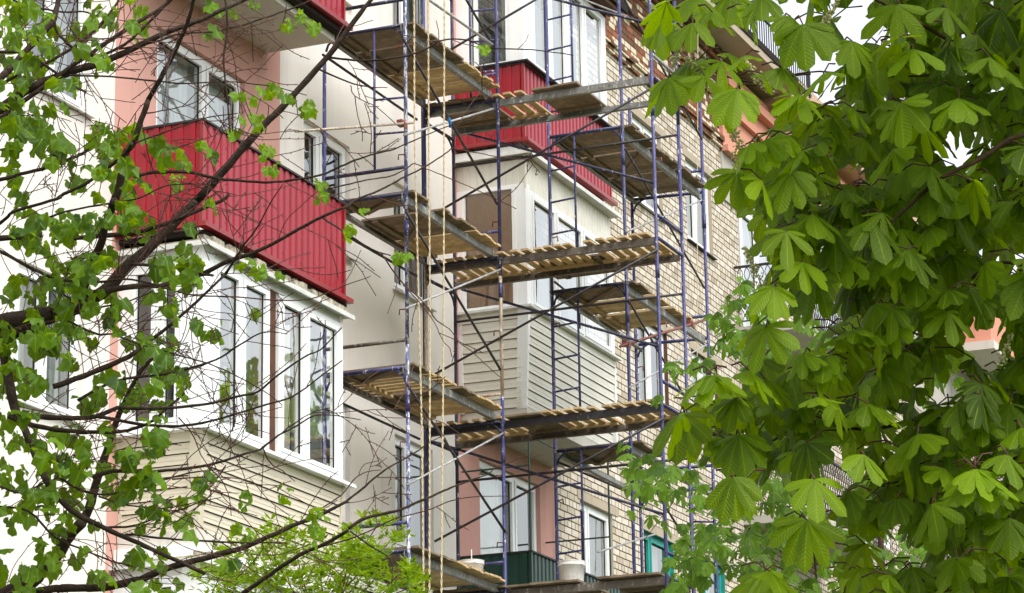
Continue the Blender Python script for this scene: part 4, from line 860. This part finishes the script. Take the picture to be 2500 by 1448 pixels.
def palmate(b, stems, c, size, var, out, detail=7, dr=None):
    """5-7 leaflets fanned round the hub in a tilted plane, hanging towards 'out' and down"""
    n = random.choice((5, 6, 7, 7)); dr = random.uniform(.35, 1.05) if dr is None else dr
    o = Vector((out.x, out.y, 0)).normalized(); D = (o*math.cos(dr)+Vector((0,0,-1))*math.sin(dr)).normalized()
    N = (o*math.sin(dr)+Vector((0,0,1))*math.cos(dr)); N = (N+Vector((random.gauss(0,.22), random.gauss(0,.22), random.gauss(0,.15)))).normalized(); D = (D-N*D.dot(N)).normalized(); S_ = N.cross(D)
    sp = random.uniform(1.5, 2.2)
    for i in range(n):
        f = (i-(n-1)/2)/((n-1)/2); a = f*sp+random.uniform(-.1, .1); L = size*(1-.4*abs(f)**1.6)*random.uniform(.88, 1.1)
        d = D*math.cos(a)+S_*math.sin(a)-N*random.uniform(.05, .4)+Vector((0,0,-1))*abs(f)*.25
        leaflet(b, c, d, N+Vector((0,0,.15)), L, L*random.uniform(.42, .54), min(1, max(0, var+random.uniform(-.12, .12))), random.uniform(.1, .75), detail)
    if stems is not None:
        q = c-o*size*random.uniform(.4, .8)+Vector((0,0,random.uniform(.0, .4)*size)); m_ = (q+c)/2+Vector((0,0,size*.12)); stems.tube([q, m_, c], [.0035, .003, .0026], 5)
def inpoly(x, y, poly):
    r = False; j = len(poly)-1
    for i in range(len(poly)):
        if (poly[i][1] > y) != (poly[j][1] > y) and x < (poly[j][0]-poly[i][0])*(y-poly[i][1])/(poly[j][1]-poly[i][1])+poly[i][0]: r = not r
        j = i
    return r
ctree = thing('chestnut_tree', 'near horse chestnut with large hanging leaves filling the right side', 'tree')
random.seed(9)
T = at(2980, 724, 10.6)
b = MB(); b.tube([Vector((T.x+.06*math.sin(z), T.y+.05*math.cos(z), z)) for z in (-1.7, -.8, 0, 1, 2, 3.2, 4.4, 5.6, 7)], [.33, .27, .25, .23, .2, .17, .13, .09, .04], 16); b.build('trunk', M['bark2'], ctree, smooth=True)
CL = [(10.4, 26, 12, [(2990,560),(2700,330),(2560,205),(2470,165),(2360,122)]), (10.3, 12, 5, [(2360,122),(2250,60),(2120,-10),(2000,-50)]), (10.6, 22, 8, [(2990,680),(2700,560),(2500,450),(2420,445),(2300,440)]), (10.6, 8, 4, [(2300,440),(2200,475),(2100,482),(2010,520)]),
 (10.2, 14, 6, [(2760,330),(2500,330),(2400,385),(2290,440),(2200,520),(2080,620),(2005,675)]), (10.2, 5, 3, [(2005,675),(1940,720),(1870,740)]), (10.8, 16, 6, [(2990,1000),(2700,1030),(2480,1030),(2300,1010),(2150,1045),(2060,1046),(1960,1035)]),
 (10.8, 6, 3, [(1960,1035),(1860,1085),(1760,1075),(1690,1000)]), (10.5, 12, 5, [(2990,820),(2700,700),(2450,640),(2330,720),(2260,770),(2210,850)]), (10.9, 16, 6, [(2990,1150),(2700,1100),(2500,1110),(2400,1180),(2280,1180),(2150,1190)]),
 (10.9, 9, 4, [(2700,1300),(2500,1330),(2350,1400),(2200,1420)]), (10.3, 7, 3, [(2360,122),(2280,180),(2150,190),(2050,240),(1960,285)]), (10.3, 5, 3, [(1980,180),(1900,190),(1830,200),(1745,178),(1700,160)]), (10.3, 6, 3, [(2150,190),(2000,175),(1900,190)]), (10.2, 5, 2.5, [(2100,482),(2000,440),(1930,400),(1880,380)]),
 (10.2, 6, 2.5, [(2000,-40),(1900,-10),(1800,10),(1700,30),(1640,20)]), (10.0, 7, 3, [(2700,1200),(2500,1150),(2420,1130),(2370,1130)])]
for d, w0, w1, pts in CL:
    b = MB(); limb(b, pts, d, w0, w1, random.uniform(-.2, .2), 8, 1); b.build('branch', M['bark2'], ctree, smooth=True)
cr = MB(); cr.var = []; stems = MB()
def px_leaf(x, y, L, d, var=None, dr=None, toward=None):
    if dr is None: dr = random.uniform(.45, 1.35)
    size = L*K*d; tw = (-DV*random.uniform(.1,1)+RV*random.gauss(-.15,.7)) if toward is None else Vector(toward)
    if tw.length < .1: tw = Vector((-1, 0, 0))
    palmate(cr, stems, at(x, y, d), size, random.uniform(.1, .75) if var is None else var, tw, 7, dr)
# direction helpers: towards the camera side / away / left / right in the picture
Lf = (-RV.x, -RV.y, 0); Nr = (-DV.x, -DV.y, 0); LN = (-RV.x-DV.x, -RV.y-DV.y, 0); RN = (RV.x-DV.x, RV.y-DV.y, 0)
FR = [(1628,5,120,Lf,.7),(1700,-10,130,Nr,1),(1615,45,125,Nr,1.1),(1690,55,110,Nr,.9),(1620,45,100,Lf,.9),(1790,-20,130,Nr,1.2),(1860,-10,120,Nr,.9),(1830,20,110,RN,1.2),(1740,30,105,RN,.8),
 (1690,145,120,Nr,.5),(1640,185,130,Lf,.7),(1632,190,125,Nr,1.1),(1700,150,115,Lf,.5),(1720,185,120,Nr,1.0),(1780,130,90,RN,.4),(1820,135,90,LN,.2),(1760,150,110,Nr,1.1),
 (1800,218,120,Nr,1.0),(1790,222,115,Lf,.8),(1860,180,110,RN,.5),(1910,165,100,RN,.9),(1955,230,125,Nr,1.1),(1950,235,110,Lf,.7),(2010,180,120,LN,.6),(2060,160,130,LN,.5),
 (1960,60,140,Nr,1.2),(1930,40,120,Nr,1.1),(2080,100,130,Nr,.9),(1870,340,120,LN,.6),(1830,350,115,Lf,.8),(1855,345,125,Nr,1.0),(1925,330,120,RN,.6),(1800,420,125,Nr,1.15),(1795,425,110,Lf,1.1),(1860,440,110,RN,.9),
 (1930,420,120,Nr,1.1),(1990,420,115,RN,.8),(1900,560,125,Lf,1.1),(1920,565,120,Nr,1.1),(1885,650,110,Lf,1.1),(1890,700,130,Nr,1.0),(1880,695,120,Lf,.8),(1960,640,120,Nr,1),(1850,790,115,Lf,.7),(1870,800,125,Nr,1.1),
 (1735,915,150,Nr,.35),(1725,915,140,LN,.35),(1745,915,150,RN,.45),(1660,1010,150,Nr,1.0),(1660,1010,140,Lf,.9),(1805,1060,130,Nr,.8),(1810,1065,120,RN,.6),(1790,1165,140,Nr,1.2),(1800,1165,120,RN,1.2),
 (1830,905,130,RN,.3),(1820,1170,110,Lf,1),(1990,1170,130,Nr,1.2),(1970,1270,150,Nr,1.3),(1965,1265,140,RN,1.3),(1870,1395,150,Nr,.7),(1865,1395,130,Lf,.5),(1880,1395,140,RN,.4),
 (1995,970,110,Nr,.25),(2120,985,130,Nr,.4),(2120,985,120,RN,.4),(2380,1145,165,Nr,.75),(2385,1145,150,RN,.5),(2375,1145,150,LN,.6),(2275,1230,150,Nr,1.0),(2275,1230,140,LN,.8),(2460,1110,140,Nr,.8),(2465,1265,130,Nr,1.1),(2240,1060,140,Nr,.9),(2110,1110,120,Nr,.8),
 (2200,560,150,Nr,.8),(2320,460,170,Nr,.6),(2100,800,130,Nr,.6),(2060,620,120,Nr,1.1),(2150,620,130,Lf,.7),(2340,240,150,Nr,.8),(2200,250,140,LN,.8),(2230,120,130,Nr,.7),(2420,80,150,Nr,.8),(2470,200,140,Nr,.8),(2310,20,120,Nr,.9)]
for x, y, L, tw, dr in FR: px_leaf(x, y, L*random.uniform(.82, .98), random.uniform(9.6, 10.3), random.uniform(.45, 1.0), dr, Vector(tw)+Vector((random.uniform(-.3,.3), random.uniform(-.3,.3), 0)))
POLY = [(1900,-60),(2560,-60),(2560,1520),(2020,1500),(2100,1330),(2010,1230),(1880,1160),(1700,1080),(1760,960),(1880,900),(2040,900),(1950,800),(1910,650),(1850,520),(1830,400),(1900,310),(2010,270),(2060,200),(2040,120),(1960,20)]
HOLES = [(1845,90,42),(1885,140,34),(2085,25,28),(2120,85,20),(1965,175,20),(2340,385,14),(2050,440,14),(1960,800,36),(2410,850,34),(2075,1180,26),(1960,1230,35),(2330,960,16),(2180,1000,12),(2190,1350,40),(2030,760,20)]
cnt = 0
while cnt < 880:
    x = random.uniform(1680, 2560); y = random.uniform(-60, 1500)
    if not inpoly(x, y+40, POLY): continue
    if any(math.hypot(x-hx, y+45-hy) < hr+38 for hx, hy, hr in HOLES): continue
    d = random.choice((random.uniform(9.9, 10.9), random.uniform(10.6, 12.2))); px_leaf(x, y, random.uniform(82, 135), d); cnt += 1
# unseen upper and outer crown, leaves added here to darken the visible ones
for i in range(420): px_leaf(random.uniform(1750, 3300), random.uniform(-900, -80), random.uniform(110, 150), random.uniform(9.6, 12.5))
for i in range(90): px_leaf(random.uniform(2560, 3400), random.uniform(-60, 1500), random.uniform(110, 150), random.uniform(9.6, 12.5))
nb = len(cr.v); cr.v += stems.v; cr.f += [tuple(q+nb for q in f) for f in stems.f]; cr.m += [1]*len(stems.f); cr.var += [0]*len(stems.v)
cr.build('crown_leaves', [M['chestnut'], M['twig']], ctree, smooth=True) 
def panicle(x, y, d, L, ang, n=60, sz=.006):
    b = MB(); base = at(x, y, d); ax = (RV*math.cos(ang)+UV_*math.sin(ang)).normalized(); Lm = L*K*d
    b.tube([base, base+ax*Lm], [.003, .0015], 5)
    for i in range(n):
        t = random.random(); r_ = (1-t)*.34*Lm*.5+.008; v = Vector((random.gauss(0,1), random.gauss(0,1), random.gauss(0,1))).normalized()*r_*random.uniform(.4, 1); c = base+ax*Lm*t+v; s = sz*random.uniform(.6, 1.3)
        n0 = len(b.v); b.v += [tuple(c+Vector(q)*s) for q in ((1,0,0),(-1,0,0),(0,1,0),(0,-1,0),(0,0,1),(0,0,-1))]
        for f in ((0,2,4),(2,1,4),(1,3,4),(3,0,4),(2,0,5),(1,2,5),(3,1,5),(0,3,5)): b.f.append(tuple(n0+q for q in f)); b.m.append(0)
    b.build('flower_panicle', M['bud'], ctree, smooth=True)
for x, y, L, a, n in ((1648,150,60,1.3,50),(1728,212,90,2.2,90),(1885,225,110,2.3,110),(1815,395,150,1.9,150),(1870,720,130,2.0,80),(2010,60,70,1.0,60),(2440,890,80,1.2,60)): panicle(x, y, 10.1, L, a, n)
# background chestnut, paler, nearer the wall
btree = thing('chestnut_tree', 'smaller pale green chestnut standing behind the large leaves, close to the brick wall', 'tree')
random.seed(31); DB = 25.5
T = at(2120, 724, DB)
b = MB(); b.tube([Vector((T.x+.1*math.sin(z*.7), T.y, z)) for z in (-1.7, 0, 2, 4, 6, 7.6, 8.8)], [.045, .04, .035, .03, .02, .015, .01], 10); b.build('trunk', M['bark2'], btree, smooth=True)
BL = [(16, 6, [(2000,1500),(1985,1300),(1985,1180),(1975,1080)]), (8, 3, [(1990,1400),(1900,1330),(1800,1290),(1720,1260),(1640,1230)]), (6, 2, [(1990,1300),(1880,1200),(1760,1150),(1690,1120)]), (6, 2, [(1700,1260),(1640,1200),(1580,1160),(1545,1120)]), (7, 2, [(2000,1450),(1850,1420),(1740,1380),(1660,1340)]), (6, 2, [(1985,1200),(1900,1000),(1850,880),(1830,780),(1805,690)]), (4, 2, [(1870,900),(1800,860),(1720,830)]), (4, 2, [(1845,850),(1780,800),(1750,765)]), (7, 3, [(1990,1350),(2100,1250),(2200,1200),(2300,1180)]), (5, 2, [(1640,1230),(1560,1330),(1545,1300)]), (5, 2, [(2010,1430),(2150,1380),(2300,1340)])]
for w0, w1, pts in BL: b = MB(); limb(b, pts, DB, w0*.38, w1*.4, random.uniform(-.8, .6), 7); b.build('branch', M['bark2'], btree, smooth=True)
bc = MB(); bc.var = []
def bleaf(x, y, L): palmate(bc, None, at(x, y, DB+random.uniform(-1.6, 1.4)), L*K*DB, random.uniform(.1, 1), -DV*random.uniform(.1,1)+RV*random.gauss(-.2,.7), 4, random.uniform(.5, 1.3))
BCL = [(1545,1110,26,5),(1580,1145,30,7),(1620,1150,26,6),(1600,1200,30,6),(1650,1190,26,5),(1560,1190,20,3),(1570,1245,14,2),(1690,1150,30,5),(1720,1200,36,8),(1760,1240,36,8),(1700,1270,26,5),(1800,1210,30,5),(1665,1330,16,5),(1660,1375,22,7),(1650,1420,30,8),(1700,1330,30,5),(1740,1330,30,6),(1780,1300,40,9),(1700,1400,36,7),(1610,1275,12,2),
 (1815,690,16,4),(1790,730,14,3),(1760,765,14,3),(1840,740,18,3),(1770,800,16,4),(1825,800,26,6),(1800,840,26,6),(1760,840,16,3),(1830,870,30,6),(1720,875,14,3),(1650,895,14,3),(1880,870,30,6),(1690,890,10,2),(1600,968,10,2),(1740,775,12,2),(1870,760,20,4),
 (1900,1110,40,10),(1930,1160,46,14),(1880,1200,46,12),(1940,1230,50,14),(1900,1290,50,14),(1850,1330,50,12),(1980,1320,50,12),(1830,1400,50,10),(1930,1410,56,14),(2080,1400,60,14),(2180,1350,60,14),(2100,1290,50,10),(2280,1280,60,10),(2060,1200,50,8),(2250,1400,60,12),(2080,750,50,10),(2000,860,60,12),(2130,880,60,8),(2300,900,60,8),(2150,1120,50,8),(2400,1000,60,6),(2020,940,50,8),(2000,780,40,5),(1960,900,40,8),(2380,1400,60,8)]
for x, y, r_, n in BCL:
    for i in range(int(n*1.7)): bleaf(x+random.gauss(0, r_*.7), y+random.gauss(0, r_*.6), random.uniform(26, 44))
bc.build('crown_leaves', M['chestnut2'], btree, smooth=True)
# bush top at the bottom centre
bush = thing('shrub', 'yellow-green small-leaved treetop at the bottom, left of the lowest deck', 'shrub')
random.seed(41); DS = 19.0
st = MB(); root_ = Vector((at(800,1600,DS).x, at(800,1600,DS).y, GZ)); bl = MB(); bl.var = []
st.tube([root_, root_+Vector((0,0,2)), at(790,1520,DS)], [.05, .045, .03], 8)
SC = [(660,1340,50,26),(720,1320,40,22),(600,1400,60,30),(700,1400,60,36),(780,1380,50,30),(850,1350,46,30),(900,1370,40,30),(870,1300,30,14),(930,1270,22,8),(960,1310,24,8),(910,1420,50,28),(820,1430,50,26),(1000,1400,26,14),(1010,1430,24,12),(540,1430,50,20),(640,1440,50,20),(985,1390,16,6),(740,1440,50,22),(500,1400,26,8),(560,1350,30,10)]
for x, y, r_, n in SC:
    e = (x+random.uniform(-10,10), y-r_*.6); limb(st, [(790,1540), ((x+790)/2+random.uniform(-20,20), (y+1540)/2), (x, y), e], DS, 5, 1.2, random.uniform(-.5,.5), 5)
    for i in range(int(n*2.6)):
        cx = x+random.gauss(0, r_*.7); cy = y+random.gauss(0, r_*.55); c = at(cx, cy, DS+random.uniform(-.9, .9)); va = random.random()
        for k in range(random.choice((3, 5, 7))):
            a = random.uniform(0, 6.3); d = Vector((math.cos(a)*.8, math.sin(a)*.8, random.uniform(-.3, .9))); leaflet(bl, c, d, Vector((0,0,1))+Vector((random.gauss(0,.3),random.gauss(0,.3),0)), random.uniform(.04, .07), random.uniform(.024, .04), min(1, va+random.uniform(-.1,.2)), random.uniform(0, .5), 2)
st.build('stems', M['twig'], bush, smooth=True); bl.build('crown_leaves', M['bush'], bush, smooth=True)

# tree across the path, out of the picture but mirrored in the window panes
otree = thing('maple_tree', 'dark leafy tree across the path, seen only mirrored in the balcony window panes', 'tree')
random.seed(8); b = MB(); b.tube([(52,-.5,GZ), (52,-.5,2), (52.1,-.6,7), (52,-.5,14)], [.25,.2,.14,.04], 10); b.build('trunk', M['bark2'], otree, smooth=True)
b = MB(); b.var = []
for i in range(900):
    v = Vector((random.gauss(0,1), random.gauss(0,1), random.gauss(0,1))).normalized()*random.uniform(.4, 1); c = Vector((52+v.x*4.2, -.5+v.y*4.2, 10.8+v.z*5)); palmate(b, None, c, random.uniform(.28, .5), random.random(), Vector((v.x, v.y, 0))+Vector((.01,0,0)), 3)
b.build('crown_leaves', M['chestnut'], otree, smooth=True)
# ------------------------------------------------------------------ light
w = bpy.data.worlds.new('World'); bpy.context.scene.world = w; w.use_nodes = True; nt = w.node_tree; nt.nodes.clear()
out = nt.nodes.new('ShaderNodeOutputWorld'); bg = nt.nodes.new('ShaderNodeBackground'); sky = nt.nodes.new('ShaderNodeTexSky'); hs = nt.nodes.new('ShaderNodeHueSaturation')
sky.sky_type = 'NISHITA'; sky.sun_disc = False; EL, AZ = 55, -118
sky.sun_elevation = math.radians(EL); sky.dust_density = 4; sky.air_density = 1.2; sky.ozone_density = 1
S = Vector((math.cos(math.radians(EL))*math.cos(math.radians(AZ)), math.cos(math.radians(EL))*math.sin(math.radians(AZ)), math.sin(math.radians(EL))))  # towards the sun
sky.sun_rotation = math.atan2(S.x, S.y)
hs.inputs['Saturation'].default_value = .22; bg.inputs['Strength'].default_value = .15
nt.links.new(sky.outputs[0], hs.inputs['Color']); nt.links.new(hs.outputs[0], bg.inputs[0]); nt.links.new(bg.outputs[0], out.inputs[0])
sl = bpy.data.lights.new('sun', 'SUN'); sl.energy = .5; sl.angle = math.radians(35); sl.color = (1, .98, .955)
so = bpy.data.objects.new('sun', sl); C.objects.link(so); so.rotation_euler = (-S).to_track_quat('-Z', 'Y').to_euler()
vs = bpy.context.scene.view_settings; vs.view_transform = 'Standard'; vs.look = 'None'; vs.gamma = 1; vs.exposure = 1.2
bpy.context.scene.render.resolution_x = 1024; bpy.context.scene.render.resolution_y = 593
